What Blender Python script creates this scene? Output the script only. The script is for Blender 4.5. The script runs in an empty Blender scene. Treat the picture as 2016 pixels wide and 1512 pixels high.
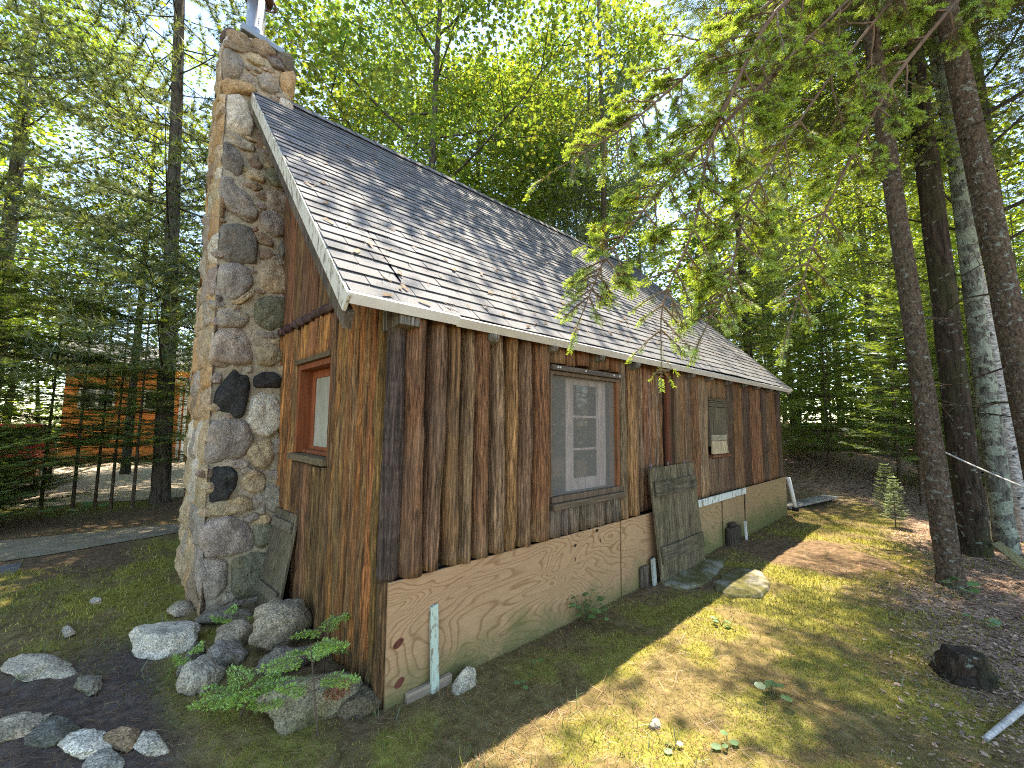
EXPO = 2.4
DENOISE = False
import bpy, math, random
import numpy as np
from mathutils import Matrix, Vector
S = bpy.context.scene
COL = S.collection
rad = math.radians
G = -0.71                      # ground level (z = 0 is the top edge of the plywood skirt)
rng = np.random.default_rng(7)
random.seed(7)

# ------------------------------------------------------------------ numpy value noise
_P = np.random.default_rng(3).random((256, 256))
def vnoise(x, y):
    x = np.asarray(x, float); y = np.asarray(y, float)
    xi = np.floor(x).astype(int); yi = np.floor(y).astype(int)
    fx = x - xi; fy = y - yi
    fx = fx*fx*(3-2*fx); fy = fy*fy*(3-2*fy)
    a = _P[xi % 256, yi % 256]; b = _P[(xi+1) % 256, yi % 256]
    c = _P[xi % 256, (yi+1) % 256]; d = _P[(xi+1) % 256, (yi+1) % 256]
    return (a*(1-fx)+b*fx)*(1-fy)+(c*(1-fx)+d*fx)*fy
def fbm(x, y, o=4):
    s = 0; a = 1; t = 0
    for i in range(o):
        s = s+a*vnoise(np.asarray(x)*2**i+17.3*i, np.asarray(y)*2**i+5.1*i); t += a; a *= .5
    return s/t
def sstep(a, b, x):
    t = np.clip((np.asarray(x, float)-a)/(b-a), 0, 1); return t*t*(3-2*t)
def nrm(v):
    v = np.asarray(v, float); return v/np.maximum(np.linalg.norm(v, axis=-1, keepdims=True), 1e-9)

# ------------------------------------------------------------------ mesh builder
class MB:
    def __init__(s):
        s.v = []; s.blocks = []; s.c = []; s.n = 0
    def add(s, v, f, col=(1, 1, 1), smooth=False):
        v = np.asarray(v, float).reshape(-1, 3)
        c = np.asarray(col, float)
        if c.ndim == 1: c = np.tile(c[:3], (len(v), 1))
        s.v.append(v); s.c.append(c)
        if isinstance(f, np.ndarray):
            if len(f): s.blocks.append((f+s.n, smooth))
        else:
            by = {}
            for q in f: by.setdefault(len(q), []).append(q)
            for q in by.values(): s.blocks.append((np.asarray(q)+s.n, smooth))
        s.n += len(v)
    def mesh(s, name, loc=(0, 0, 0)):
        me = bpy.data.meshes.new(name)
        v = np.concatenate(s.v)-np.asarray(loc, float)
        me.vertices.add(len(v)); me.vertices.foreach_set('co', v.ravel())
        li = np.concatenate([b.ravel() for b, _ in s.blocks]).astype(np.int32)
        lt = np.concatenate([np.full(len(b), b.shape[1]) for b, _ in s.blocks]).astype(np.int32)
        sm = np.concatenate([np.full(len(b), k) for b, k in s.blocks])
        me.loops.add(len(li)); me.loops.foreach_set('vertex_index', li)
        me.polygons.add(len(lt))
        st = np.zeros(len(lt), np.int32); st[1:] = np.cumsum(lt)[:-1]
        me.polygons.foreach_set('loop_start', st)
        me.polygons.foreach_set('use_smooth', sm)
        me.update(calc_edges=True)
        at = me.color_attributes.new('Col', 'FLOAT_COLOR', 'POINT')
        c = np.ones((len(v), 4)); c[:, :3] = np.concatenate(s.c)
        at.data.foreach_set('color', c.ravel())
        return me
    def build(s, name, mat, parent=None, bevel=0, loc=None):
        if loc is None: loc = parent['_loc'] if parent is not None and '_loc' in parent else (0, 0, 0)
        me = s.mesh(name, loc)
        o = bpy.data.objects.new(name, me); COL.objects.link(o)
        me.materials.append(mat)
        if parent is not None:
            o.parent = parent
            if '_loc' in parent: o['_loc'] = list(parent['_loc'])
            if parent.type == 'MESH' and '_loc' in parent: pass
        else:
            o.location = loc; o['_loc'] = list(loc)
        if bevel:
            b = o.modifiers.new('edge', 'BEVEL'); b.width = bevel; b.segments = 2; b.limit_method = 'ANGLE'
        return o

def thing(name, label, cat, loc=(0, 0, 0), group=None, kind=None):
    o = bpy.data.objects.new(name, None); COL.objects.link(o); o.location = loc
    o.empty_display_size = .2
    o['label'] = label; o['category'] = cat; o['_loc'] = list(loc)
    if group: o['group'] = group
    if kind: o['kind'] = kind
    return o
def tag(o, label=None, cat=None, group=None, kind=None):
    if label: o['label'] = label
    if cat: o['category'] = cat
    if group: o['group'] = group
    if kind: o['kind'] = kind
    return o

BF = np.array([[0, 3, 2, 1], [4, 5, 6, 7], [0, 1, 5, 4], [1, 2, 6, 5], [2, 3, 7, 6], [3, 0, 4, 7]])
def box(mb, lo, hi, col=(1, 1, 1), M=None):
    x0, y0, z0 = lo; x1, y1, z1 = hi
    v = np.array([[x0, y0, z0], [x1, y0, z0], [x1, y1, z0], [x0, y1, z0], [x0, y0, z1], [x1, y0, z1], [x1, y1, z1], [x0, y1, z1]], float)
    if M is not None: v = v@np.asarray(M[0]).T+np.asarray(M[1])
    mb.add(v, BF.copy(), col)
def tube(mb, P, r, n=8, col=(1, 1, 1), wob=0, cap=True, smooth=True, seed=0):
    P = np.asarray(P, float); m = len(P); r = np.broadcast_to(np.asarray(r, float), (m,))
    T = nrm(np.gradient(P, axis=0)); ref = np.array([0, 0, 1.]) if abs(T[:, 2]).mean() < .8 else np.array([1., 0, 0])
    A = nrm(np.cross(T, ref)); B = np.cross(T, A)
    a = np.arange(n)/n*2*math.pi
    R = r[:, None]*np.ones((m, n))
    if wob:
        q = np.random.default_rng(seed+11)
        R = R*(1+wob*(q.random((m, n))-.5)+wob*(q.random((1, n))-.5))
    v = P[:, None]+R[..., None]*(np.cos(a)[None, :, None]*A[:, None]+np.sin(a)[None, :, None]*B[:, None])
    i, j = np.meshgrid(np.arange(m-1), np.arange(n), indexing='ij')
    f = np.stack([i*n+j, i*n+(j+1) % n, (i+1)*n+(j+1) % n, (i+1)*n+j], -1).reshape(-1, 4)
    c = col if np.ndim(col) == 1 else np.repeat(np.asarray(col), n, 0)
    base = mb.n
    mb.add(v.reshape(-1, 3), f, c, smooth)
    if cap:
        k = np.arange(n)[::-1]
        mb.blocks.append(((base+k)[None], False)); mb.blocks.append(((base+(m-1)*n+k[::-1])[None], False))
def scatter(mb, tv, tf, P, X, N, s, col):
    """copies of a small template: X = its length direction, N = its facing"""
    X = nrm(X); Y = nrm(np.cross(N, X)); Z = np.cross(X, Y)
    s = np.broadcast_to(np.asarray(s, float), (len(P),))
    v = P[:, None]+s[:, None, None]*(tv[None, :, 0:1]*X[:, None]+tv[None, :, 1:2]*Y[:, None]+tv[None, :, 2:3]*Z[:, None])
    k = len(tv)
    f = (tf[None]+(np.arange(len(P))*k)[:, None, None]).reshape(-1, tf.shape[1])
    c = np.repeat(np.broadcast_to(np.asarray(col, float), (len(P), 3)), k, 0)
    mb.add(v.reshape(-1, 3), f, c)

# ------------------------------------------------------------------ materials
class Mat:
    def __init__(s, name):
        s.m = bpy.data.materials.new(name); s.m.use_nodes = True
        s.t = s.m.node_tree; s.N = s.t.nodes; s.L = s.t.links
        s.N.clear(); s.out = s.N.new('ShaderNodeOutputMaterial')
    def n(s, typ, **kw):
        d = s.N.new(typ)
        for k, v in kw.items():
            if k.startswith('i_'):
                key = k[2:]; key = int(key) if key.isdigit() else key
                if isinstance(v, bpy.types.NodeSocket): s.L.new(v, d.inputs[key])
                else: d.inputs[key].default_value = v
            else: setattr(d, k, v)
        return d
    def coord(s, scale=(1, 1, 1), rot=(0, 0, 0)):
        c = s.n('ShaderNodeTexCoord').outputs['Object']
        return s.n('ShaderNodeMapping', i_Vector=c, i_Scale=scale, i_Rotation=rot).outputs[0]
    def noise(s, vec, scale, detail=4, rough=.55, dist=0):
        return s.n('ShaderNodeTexNoise', i_Vector=vec, i_Scale=scale, i_Detail=detail, i_Roughness=rough, i_Distortion=dist).outputs['Fac']
    def ramp(s, fac, stops):
        d = s.n('ShaderNodeValToRGB', i_Fac=fac); e = d.color_ramp.elements
        while len(e) < len(stops): e.new(.5)
        for k, (p, c) in zip(e, stops):
            k.position = p; k.color = (*c, 1) if len(c) == 3 else c
        return d.outputs[0]
    def val(s, fac, a, b, c=0, d=1):
        return s.n('ShaderNodeMapRange', i_0=fac, i_1=a, i_2=b, i_3=c, i_4=d).outputs[0]
    def mix(s, fac, a, b, mode='MIX'):
        d = s.n('ShaderNodeMix', data_type='RGBA', blend_type=mode)
        for k, v in ((0, fac), (6, a), (7, b)):
            if isinstance(v, bpy.types.NodeSocket): s.L.new(v, d.inputs[k])
            else: d.inputs[k].default_value = v if k == 0 else ((*v, 1) if len(v) == 3 else v)
        return d.outputs[2]
    def math(s, op, a, b=0.):
        return s.n('ShaderNodeMath', operation=op, i_0=a, i_1=b).outputs[0]
    def attr(s):
        return s.n('ShaderNodeAttribute', attribute_name='Col').outputs['Color']
    def grey(s, fac):
        return s.n('ShaderNodeCombineColor', i_0=fac, i_1=fac, i_2=fac).outputs[0]
    def bump(s, h, strength=.5, dist=.01):
        return s.n('ShaderNodeBump', i_Height=h, i_Strength=strength, i_Distance=dist).outputs[0]
    def surf(s, col, rough=.8, bump=None, spec=.3, **kw):
        d = s.n('ShaderNodeBsdfPrincipled')
        for k, v in dict({'Base Color': col, 'Roughness': rough, 'Specular IOR Level': spec}, **kw).items():
            if isinstance(v, bpy.types.NodeSocket): s.L.new(v, d.inputs[k])
            else: d.inputs[k].default_value = (*v, 1) if isinstance(v, tuple) and len(v) == 3 else v
        if bump is not None: s.L.new(bump, d.inputs['Normal'])
        s.L.new(d.outputs[0], s.out.inputs[0]); return s.m

def wood(name, grain=(20, 20, .9), weather=.5, moss=.25, bump=.7):
    m = Mat(name); v = m.coord(grain); v2 = m.coord((1, 1, .35))
    st = m.noise(v, 3.0, 6, .65, .4); fine = m.noise(m.coord(tuple(g*3.2 for g in grain)), 4, 4, .6)
    c = m.mix(1, m.attr(), m.grey(m.val(st, .34, .66, .30, 1.60)), 'MULTIPLY')
    c = m.mix(1, c, m.grey(m.val(fine, .36, .64, .55, 1.42)), 'MULTIPLY')
    fib = m.noise(m.coord((1, 1, .05)), 85, 3, .7)                      # weathered fibres and checks
    c = m.mix(1, c, m.grey(m.val(fib, .38, .60, .60, 1.30)), 'MULTIPLY')
    w = m.val(m.noise(v2, 2.3, 5, .6, .6), .47, .63, 0, weather)
    c = m.mix(w, c, m.mix(1, (.195, .145, .098), m.grey(m.val(st, .3, .7, .35, 1.35)), 'MULTIPLY'))
    g = m.val(m.noise(m.coord((1, 1, .5)), 1.7, 5, .65), .52, .70, 0, moss)
    c = m.mix(g, c, (.085, .085, .032))
    dk = m.val(m.noise(m.coord((1.3, 1.3, .3)), 3.1, 4, .6, 1), .56, .74, 0, .65)
    c = m.mix(dk, c, (.035, .020, .014))
    h = m.math('ADD', m.math('ADD', st, m.math('MULTIPLY', fine, .6)), m.math('MULTIPLY', fib, .5))
    return m.surf(c, .78, m.bump(h, bump, .018), .2)
def plainwood(name, grain=(10, 10, .8)):
    m = Mat(name); st = m.noise(m.coord(grain), 4, 5, .6, .3)
    c = m.mix(1, m.attr(), m.grey(m.val(st, .3, .7, .55, 1.35)), 'MULTIPLY')
    c = m.mix(m.val(m.noise(m.coord(), 6, 4), .55, .75, 0, .4), c, (.09, .08, .05))
    return m.surf(c, .75, m.bump(st, .5, .006), .25)
M_log = wood('log_wood', weather=.38)
M_glog = wood('log_wood_orange', weather=.20, moss=.14)
M_board = wood('weathered_board', (22, 22, 1.0), .55, .45, .5)
M_boardh = wood('weathered_board_across', (1.0, 22, 22), .5, .4, .5)
M_trim = plainwood('trim_wood')
M_trimh = plainwood('trim_wood_across', (.9, 10, 10))

def peel():
    m = Mat('peeling_paint'); n = m.noise(m.coord((3, 3, 1)), 9, 6, .7)
    c = m.mix(m.val(n, .50, .60), m.attr(), (.20, .16, .11))
    return m.surf(c, .7, m.bump(n, .5, .004))
M_paint = peel()
def ply():
    m = Mat('plywood'); a = m.coord((.55, 1, 1.5))
    n = m.noise(a, 1.7, 2.5, .45, .5)
    r = m.math('FRACT', m.math('MULTIPLY', n, 30.))
    line = m.ramp(r, [(0, (.42, .30, .185)), (.62, (.40, .28, .17)), (.86, (.23, .135, .07)), (1, (.40, .285, .17))])
    big = m.noise(m.coord((.5, 1, 1)), 1.1, 3)
    c = m.mix(m.val(big, .4, .7, 0, .55), line, (.35, .23, .15))
    c = m.mix(1, c, m.mix(1, m.attr(), (.95, .86, .79), 'MULTIPLY'), 'MULTIPLY')
    fine = m.noise(m.coord((3, 30, 40)), 4, 3)
    c = m.mix(1, c, m.grey(m.val(fine, .3, .7, .86, 1.1)), 'MULTIPLY')
    # green algae: a stain that sits low on the boards
    z = m.n('ShaderNodeSeparateXYZ', i_0=m.n('ShaderNodeTexCoord').outputs['Object']).outputs
    gn = m.noise(m.coord((1, 1, 1)), 3, 5, .65)
    low = m.math('ADD', m.val(z[2], .02, .46, .60, 0), m.val(z[0], 2.5, 6, 0, .22))
    al = m.val(m.math('ADD', m.math('MULTIPLY', low, 1.0), m.math('SUBTRACT', gn, .5)), .28, .66, 0, .72)
    al2 = m.val(m.math('ADD', low, m.math('SUBTRACT', gn, .5)), .05, .5, 0, .22)
    c = m.mix(al2, c, (.21, .19, .085)); c = m.mix(al, c, (.085, .105, .03))
    return m.surf(c, .7, m.bump(m.math('ADD', fine, r), .15, .003), .25)
M_ply = ply()
def stone(name, speck=1., lichen=.35):
    m = Mat(name); v = m.coord()
    sp = m.noise(v, 95, 3, .7); md = m.noise(v, 22, 5, .65); bg = m.noise(v, 5, 4, .6)
    c = m.mix(1, m.attr(), m.grey(m.val(sp, .32, .68, 1-.55*speck, 1+.5*speck)), 'MULTIPLY')
    c = m.mix(1, c, m.grey(m.val(md, .3, .7, .68, 1.3)), 'MULTIPLY')
    c = m.mix(m.val(bg, .55, .72, 0, .5), c, m.mix(1, c, (1.1, .85, .55), 'MULTIPLY'))
    li = m.val(m.noise(v, 9, 6, .75), .60, .68, 0, lichen)
    c = m.mix(li, c, (.25, .27, .20))
    h = m.math('ADD', m.math('MULTIPLY', sp, .3), m.math('ADD', md, m.math('MULTIPLY', bg, 1.5)))
    return m.surf(c, .88, m.bump(h, 1., .03), .18)
M_stone = stone('field_stone'); M_boulder = stone('boulder_stone', 1.25, .6)
M_mortar = stone('mortar', .35, .12)
def shingle():
    m = Mat('asphalt_shingle'); v = m.coord()
    sp = m.n('ShaderNodeTexWhiteNoise', i_Vector=m.n('ShaderNodeVectorMath', operation='FLOOR', i_0=m.n('ShaderNodeVectorMath', operation='SCALE', i_0=v, i_3=260.).outputs[0]).outputs[0]).outputs[0]
    c = m.mix(1, m.attr(), m.grey(m.val(sp, 0, 1, .55, 1.5)), 'MULTIPLY')
    bg = m.noise(m.coord((1, .5, .5)), 2.2, 5, .6)
    c = m.mix(1, c, m.grey(m.val(bg, .3, .7, .82, 1.15)), 'MULTIPLY')
    return m.surf(c, .82, m.bump(sp, .35, .003), .35)
M_shingle = shingle()
def flat(name, col, rough=.6, metal=0., var=.15, scale=8, spec=.4):
    m = Mat(name); n = m.noise(m.coord(), scale, 5, .65)
    c = m.mix(1, col, m.grey(m.val(n, .3, .7, 1-var, 1+var)), 'MULTIPLY')
    return m.surf(c, rough, m.bump(n, .2, .004), spec, Metallic=metal)
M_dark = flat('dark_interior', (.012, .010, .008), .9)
M_metal = flat('galvanised_pipe', (.50, .49, .47), .42, 1., .25, 4)
M_tin = flat('grey_tin', (.20, .23, .25), .5, .3, .2)
M_rust = flat('rusty_iron', (.13, .06, .035), .7, .4, .5, 20)
M_rope = flat('white_rope', (.62, .62, .60), .8)
def conc():
    m = Mat('mossy_concrete'); v = m.coord(); a = m.noise(v, 4, 6, .7); b = m.noise(v, 50, 3, .7)
    c = m.ramp(a, [(.40, (.085, .08, .025)), (.50, (.13, .115, .05)), (.58, (.21, .195, .14)), (.7, (.27, .25, .20))])
    c = m.mix(1, c, m.grey(m.val(b, .3, .7, .7, 1.25)), 'MULTIPLY'); return m.surf(c, .95, m.bump(m.math('ADD', a, m.math('MULTIPLY', b, .3)), .8, .02), .15)
M_conc = conc()
M_plastic = flat('white_plastic', (.62, .60, .56), .45, 0, .12)
def glass():
    m = Mat('window_glass')
    return m.surf((.02, .025, .025), .04, None, .9)
M_glass = glass()
def film():
    m = Mat('cloudy_film'); n = m.noise(m.coord((1, 1, .4)), 5, 5, .6, 1.2)
    c = m.ramp(n, [(.3, (.24, .23, .17)), (.7, (.42, .40, .31))])
    return m.surf(c, .35, None, .5)
M_film = film()
def screen():
    m = Mat('insect_screen')
    tr = m.n('ShaderNodeBsdfTransparent'); df = m.n('ShaderNodeBsdfDiffuse', i_0=(.23, .21, .18, 1))
    mx = m.n('ShaderNodeMixShader', i_0=.50, i_1=tr.outputs[0], i_2=df.outputs[0])
    m.L.new(mx.outputs[0], m.out.inputs[0]); return m.m
M_screen = screen()
def leafmat(name, trans=.5, tcol=(1.5, 1.6, .6), gloss=.06):
    m = Mat(name); a = m.attr()
    isl = m.n('ShaderNodeNewGeometry').outputs['Random Per Island']
    c = m.mix(1, a, m.grey(m.val(isl, 0, 1, .72, 1.32)), 'MULTIPLY')
    d = m.n('ShaderNodeBsdfDiffuse', i_0=c)
    t = m.n('ShaderNodeBsdfTranslucent', i_0=m.mix(1, c, tcol, 'MULTIPLY'))
    x = m.n('ShaderNodeMixShader', i_0=trans, i_1=d.outputs[0], i_2=t.outputs[0])
    g = m.n('ShaderNodeBsdfGlossy', i_0=(.9, .95, 1, 1), i_1=.45)
    y = m.n('ShaderNodeMixShader', i_0=gloss, i_1=x.outputs[0], i_2=g.outputs[0])
    m.L.new(y.outputs[0], m.out.inputs[0]); return m.m
M_leaf = leafmat('broad_leaves', .50, (1.65, 1.65, .58))
M_needle = leafmat('conifer_needles', .48, (1.9, 1.75, .6), .07)
M_young = leafmat('new_growth', .45, (1.6, 1.5, .7))
M_moss = leafmat('moss_blades', .35, (1.4, 1.3, .6), .02)
M_litter = leafmat('dead_litter', .25, (1.3, 1.0, .7), .03)
def bark(name, base, spot, amount, spotscale=14, furrow=(9, 9, 1.6), moss=.2):
    m = Mat(name); f = m.noise(m.coord(furrow), 3, 6, .7, .5)
    c = m.mix(1, base, m.grey(m.val(f, .36, .64, .25, 1.6)), 'MULTIPLY')
    s = m.val(m.noise(m.coord((1, 1, 1.3)), spotscale, 3, .6), .64-amount*.3, .68-amount*.3)
    c = m.mix(s, c, m.mix(1, spot, m.grey(m.val(m.noise(m.coord(), 40, 3), .3, .7, .7, 1.25)), 'MULTIPLY'))
    g = m.val(m.noise(m.coord((1, 1, .4)), 2.5, 5), .5, .7, 0, moss)
    c = m.mix(g, c, (.06, .075, .02))
    return m.surf(c, .9, m.bump(m.math('ADD', f, m.math('MULTIPLY', s, .2)), 1., .05), .2)
B_fir = bark('fir_bark', (.135, .094, .062), (.27, .27, .22), .17, 15, (13, 13, 8))
B_pine = bark('pine_bark', (.10, .078, .06), (.17, .16, .13), .02)
B_dark = bark('dark_mossy_bark', (.05, .034, .022), (.20, .21, .16), .12, 9, (9, 9, 1.6), .6)
B_pale = bark('pale_lichen_bark', (.16, .155, .125), (.30, .33, .25), .55, 7, (8, 8, 2.5), .25)
B_birch = bark('birch_bark', (.44, .42, .38), (.07, .06, .05), .08, 9, (4, 4, 14), .05)
B_maple = bark('maple_bark', (.085, .07, .055), (.18, .18, .15), .1)
# ------------------------------------------------------------------ terrain height
def hz(x, y):
    x = np.asarray(x, float); y = np.asarray(y, float)
    h = G+(fbm(x*.9+3, y*.9, 3)-.5)*.10+(fbm(x*4, y*4+9, 3)-.5)*.045+(fbm(x*12+5, y*12, 2)-.5)*.022
    h = h+1.0*sstep(8.8, 15.5, x)*sstep(-4.5, 2.0, y)              # bank behind the far end of the cabin
    h = h+.9*sstep(14, 32, x)
    h = h+.05*np.exp(-(((x+.45)/.75)**2+((y-.85)/.9)**2))           # mossy mound of field stones by the chimney
    flatp = sstep(4.6, 5.2, y)*(1-sstep(30, 34, y))*sstep(-12, -9, -x+0*y)
    h = h*(1-flatp*.0)
    near = np.exp(-(np.maximum(0, np.maximum(-x, x-8))**2+np.maximum(0, -y)**2)/.12)
    h = h*(1-.6*near)+(G)*.6*near                                   # level along the walls
    lev = sstep(4.4, 5.0, y)*(1-sstep(5, 7, x))
    return h*(1-lev)+(G+.0)*lev

# ================================================================== CABIN
L, EV, ZE, RY, ZR, XN, XF = 8.0, .176, 1.661, 3.10, 4.905, -.373, 8.27
SL = math.hypot(RY+EV, ZR-ZE); SV = np.array([0, (RY+EV)/SL, (ZR-ZE)/SL]); NV = np.array([0, -SV[2], SV[1]])
W2 = 2*RY                                                          # far long wall at y = 6.2
def roof_z(y): return ZE+(min(y, W2-y)+EV)*(ZR-ZE)/(RY+EV)
cabin = thing('log_cabin', 'brown vertical-log cabin with a steep grey shingle roof and stone chimney', 'cabin', (0, 0, G))

def jit(c, a, q): return np.clip(np.asarray(c)*(1+(q.random()-.5)*a)*(1+(q.random(3)-.5)*a*.3), 0, 1)
BR = (.220, .105, .046); GRY = (.215, .125, .068); OR = (.30, .120, .034); DK = (.028, .014, .009); RED = (.15, .042, .016)
def log(mb, u0, u1, z0, z1, face, depth=.075, base=0., col=BR, seed=0, nose=.8, wob=1., ztop=None, foot=None):
    """one upright half log; face 'L' = long wall (outward -y), 'N' = near gable (outward -x)"""
    q = np.random.default_rng(seed)
    nz = max(3, int((z1-z0)/.05)); na = 11
    zs = np.linspace(z0, z1, nz); a = np.linspace(-98, 98, na)*math.pi/180
    hw = (u1-u0)/2; uc = (u0+u1)/2
    ph = q.random(6)*6.28
    c = uc+wob*(.007*np.sin(zs*2.1+ph[0])+.003*np.sin(zs*6.3+ph[1]))
    w = hw*(1+wob*(.05*np.sin(zs*2.7+ph[2])+.03*np.sin(zs*9+ph[3])))
    d = depth*(1+wob*(.06*np.sin(zs*3.3+ph[4])+.03*np.sin(zs*11+ph[5])))
    k = q.random(na)*.10*wob
    sa = np.sign(np.sin(a))*np.abs(np.sin(a))**nose; ca = np.sign(np.cos(a))*np.abs(np.cos(a))**nose
    U = c[:, None]+w[:, None]*sa[None]; O = base+d[:, None]*(ca[None]*(1-k[None])+.0)
    lump = (fbm(U*11+seed, np.repeat(zs[:, None], na, 1)*3.4+seed*3, 4)-.5)*.042*wob
    crack = (fbm(np.repeat(U, 1, 1)*55+seed*7, np.repeat(zs[:, None], na, 1)*.9, 2)-.5)*.016*wob
    O = O+(lump+crack)*np.clip(ca, 0, 1)[None]
    Z = np.repeat(zs[:, None], na, 1)
    if ztop is not None:
        Z = z0+(Z-z0)*((np.array([ztop(u) for u in U.ravel()]).reshape(U.shape)-z0)/(z1-z0))
    v = np.stack([U, -O, Z], -1) if face == 'L' else np.stack([-O, U, Z], -1)
    i, j = np.meshgrid(np.arange(nz-1), np.arange(na-1), indexing='ij')
    f = np.stack([i*na+j, i*na+j+1, (i+1)*na+j+1, (i+1)*na+j], -1).reshape(-1, 4)
    if face == 'N': f = f[:, ::-1].copy()
    cc = jit(col, .45, q)*np.ones((nz, na, 3))
    cc = cc*(1+.35*(fbm(U*5+seed*2.3, Z*1.3, 3)-.5)[..., None]*2)
    if foot is not None:                                            # bark worn off near the foot of the log
        t = np.clip((1-(Z-z0)/.35), 0, 1)*np.clip((fbm(U*14+seed, Z*7, 3)-.42)*8, 0, 1)
        cc = cc*(1-t[..., None])+np.array(foot)*t[..., None]
    base_n = mb.n
    mb.add(v.reshape(-1, 3), f, np.clip(cc, .005, 1).reshape(-1, 3), True)
    fw = [base_n+x for x in range(na)]; tp = [base_n+(nz-1)*na+x for x in range(na)]
    if face == 'L': fw = fw[::-1]
    else: tp = tp[::-1]
    mb.blocks.append((np.array([fw]), False)); mb.blocks.append((np.array([tp]), False))

# ---- long wall
WT = 1.70
mb = MB()
def wallbox(x0, x1, z0, z1): box(mb, (x0, .012, z0), (x1, .10, z1), DK)
wallbox(.03, 1.44, G, WT); wallbox(1.44, 2.46, G, .31); wallbox(1.44, 2.46, 1.37, WT); wallbox(2.46, 2.88, G, WT)
wallbox(2.88, 3.52, G, -.02); box(mb, (2.88, .075, -.02), (3.52, .13, 1.70), DK); wallbox(2.88, 3.52, 1.70, WT); wallbox(3.52, L, G, WT)
FT = (.26, .15, .07)
for k, (a, b, c) in enumerate([(.048, .205, BR), (.22, .346, GRY), (.358, .476, BR), (.487, .582, GRY), (.592, .742, BR), (.755, .884, GRY), (.897, 1.029, BR), (1.041, 1.194, GRY), (1.205, 1.405, BR),
        (2.485, 2.618, GRY), (2.628, 2.85, BR)]):
    log(mb, a+.006, b-.006, .004+.006*(k % 3), WT, 'L', .11 if k < 9 else .07, 0, c, 20+k, .95, 1.2, None, FT)
xs = [1.415, 1.62, 1.78, 1.97, 2.13, 2.31, 2.475]
for k in range(6): log(mb, xs[k]+.004, xs[k+1]-.004, 1.455+random.random()*.04, WT, 'L', .07, 0, BR, 50+k)
xs = np.linspace(1.405, 2.478, 9)+np.array([0, .02, -.01, .015, .0, -.02, .01, -.02, 0])
for k in range(8): log(mb, xs[k]+.005, xs[k+1]-.005, .004, .235+random.random()*.02, 'L', .07, 0, (.17, .125, .085), 60+k)
for k, x in enumerate(np.linspace(2.90, 3.44, 7)): log(mb, x, x+.085, 0, 1.66, 'L', .05, -.07, GRY if k % 2 else BR, 70+k, .8)
xx = [3.69, 3.945, 4.165, 4.39, 4.665]
for k in range(4): log(mb, xx[k]+.008, xx[k+1]-.008, .004, WT, 'L', .05, 0, GRY if k % 2 else BR, 80+k, .45, 1.)
for k, (a, b) in enumerate([(4.67, 4.98), (4.985, 5.345)]):
    log(mb, a, b, 1.325, WT, 'L', .042, 0, BR, 86+k, .3, .6); log(mb, a, b, .004, .50, 'L', .042, 0, GRY, 89+k, .3, .6)
xx = [5.36, 5.60, 5.72, 5.98, 6.33, 6.62, 6.86, 7.16, 7.43, 7.72, 8.02]
for k in range(10): log(mb, xx[k]+.007, xx[k+1]-.007, .004, WT, 'L', .045, 0, BR if k % 3 else (.09, .05, .03), 95+k, .35, .7)
mb.build('log_wall', M_log, cabin)
# corner log, full round
mb = MB(); q = np.random.default_rng(5); zs = np.linspace(.005, 1.70, 60)
P = np.stack([-.002+.006*np.sin(zs*2), .0+.006*np.cos(zs*2.7), zs], 1)
cc = np.array([(.070, .046, .034)])*(1+.4*(q.random((60, 1))-.5))
tube(mb, P, .060*(1+.06*np.sin(zs*3)), 18, cc, .10, seed=3)
mb.build('corner_log', M_log, cabin)
# ---- near gable: lower log wall
mb = MB()
def nbox(y0, y1, z0, z1): box(mb, (.012, y0, z0), (.10, y1, z1), DK)
log(mb, -.040, .072, G+.01, -.0, 'N', .055, 0, (.12, .065, .025), 118, .7, 1.2); nbox(.06, 1.02, G, 1.86); nbox(1.02, 1.82, G, .66); nbox(1.02, 1.82, 1.455, 1.86); nbox(1.82, 2.6, G, 1.86)
ye = [.075, .165, .26, .345, .455, .545, .655, .76, .865, .965]
for k in range(9): log(mb, ye[k]+.003, ye[k+1]-.003, G+.02+.03*random.random(), 1.835+.02*random.random(), 'N', .062, 0, OR if k % 2 else (.21, .105, .034), 120+k, .72, 1.2, None, (.10, .075, .035))
ye = [1.86, 1.965, 2.065, 2.17, 2.275, 2.39, 2.5]
for k in range(6): log(mb, ye[k]+.003, ye[k+1]-.003, G+.02, 1.835, 'N', .06, 0, OR if k % 2 else (.23, .10, .03), 135+k, .72, 1.2)
ye = [.968, 1.07, 1.18, 1.285, 1.38, 1.49, 1.60, 1.71, 1.855]
for k in range(8):
    log(mb, ye[k]+.003, ye[k+1]-.003, 1.50, 1.84, 'N', .058, 0, OR, 145+k, .72, 1.1); log(mb, ye[k]+.003, ye[k+1]-.003, G+.02, .575+.02*random.random(), 'N', .058, 0, (.15, .075, .03), 155+k, .72, 1.1)
mb.build('gable_log_wall', M_glog, cabin)
# ---- ledge of rough log tops between lower and upper gable
mb = MB(); ys = np.linspace(.10, 2.45, 90); q = np.random.default_rng(2)
tube(mb, np.stack([-.055+.018*np.sin(ys*31)+.01*q.random(90), ys, 1.862+.012*np.sin(ys*29+1)+.01*q.random(90)], 1), .026+.013*np.abs(np.sin(ys*15.5)), 9, (.060, .026, .024), .5, seed=9)
mb.build('log_top_ledge', M_log, cabin)
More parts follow.
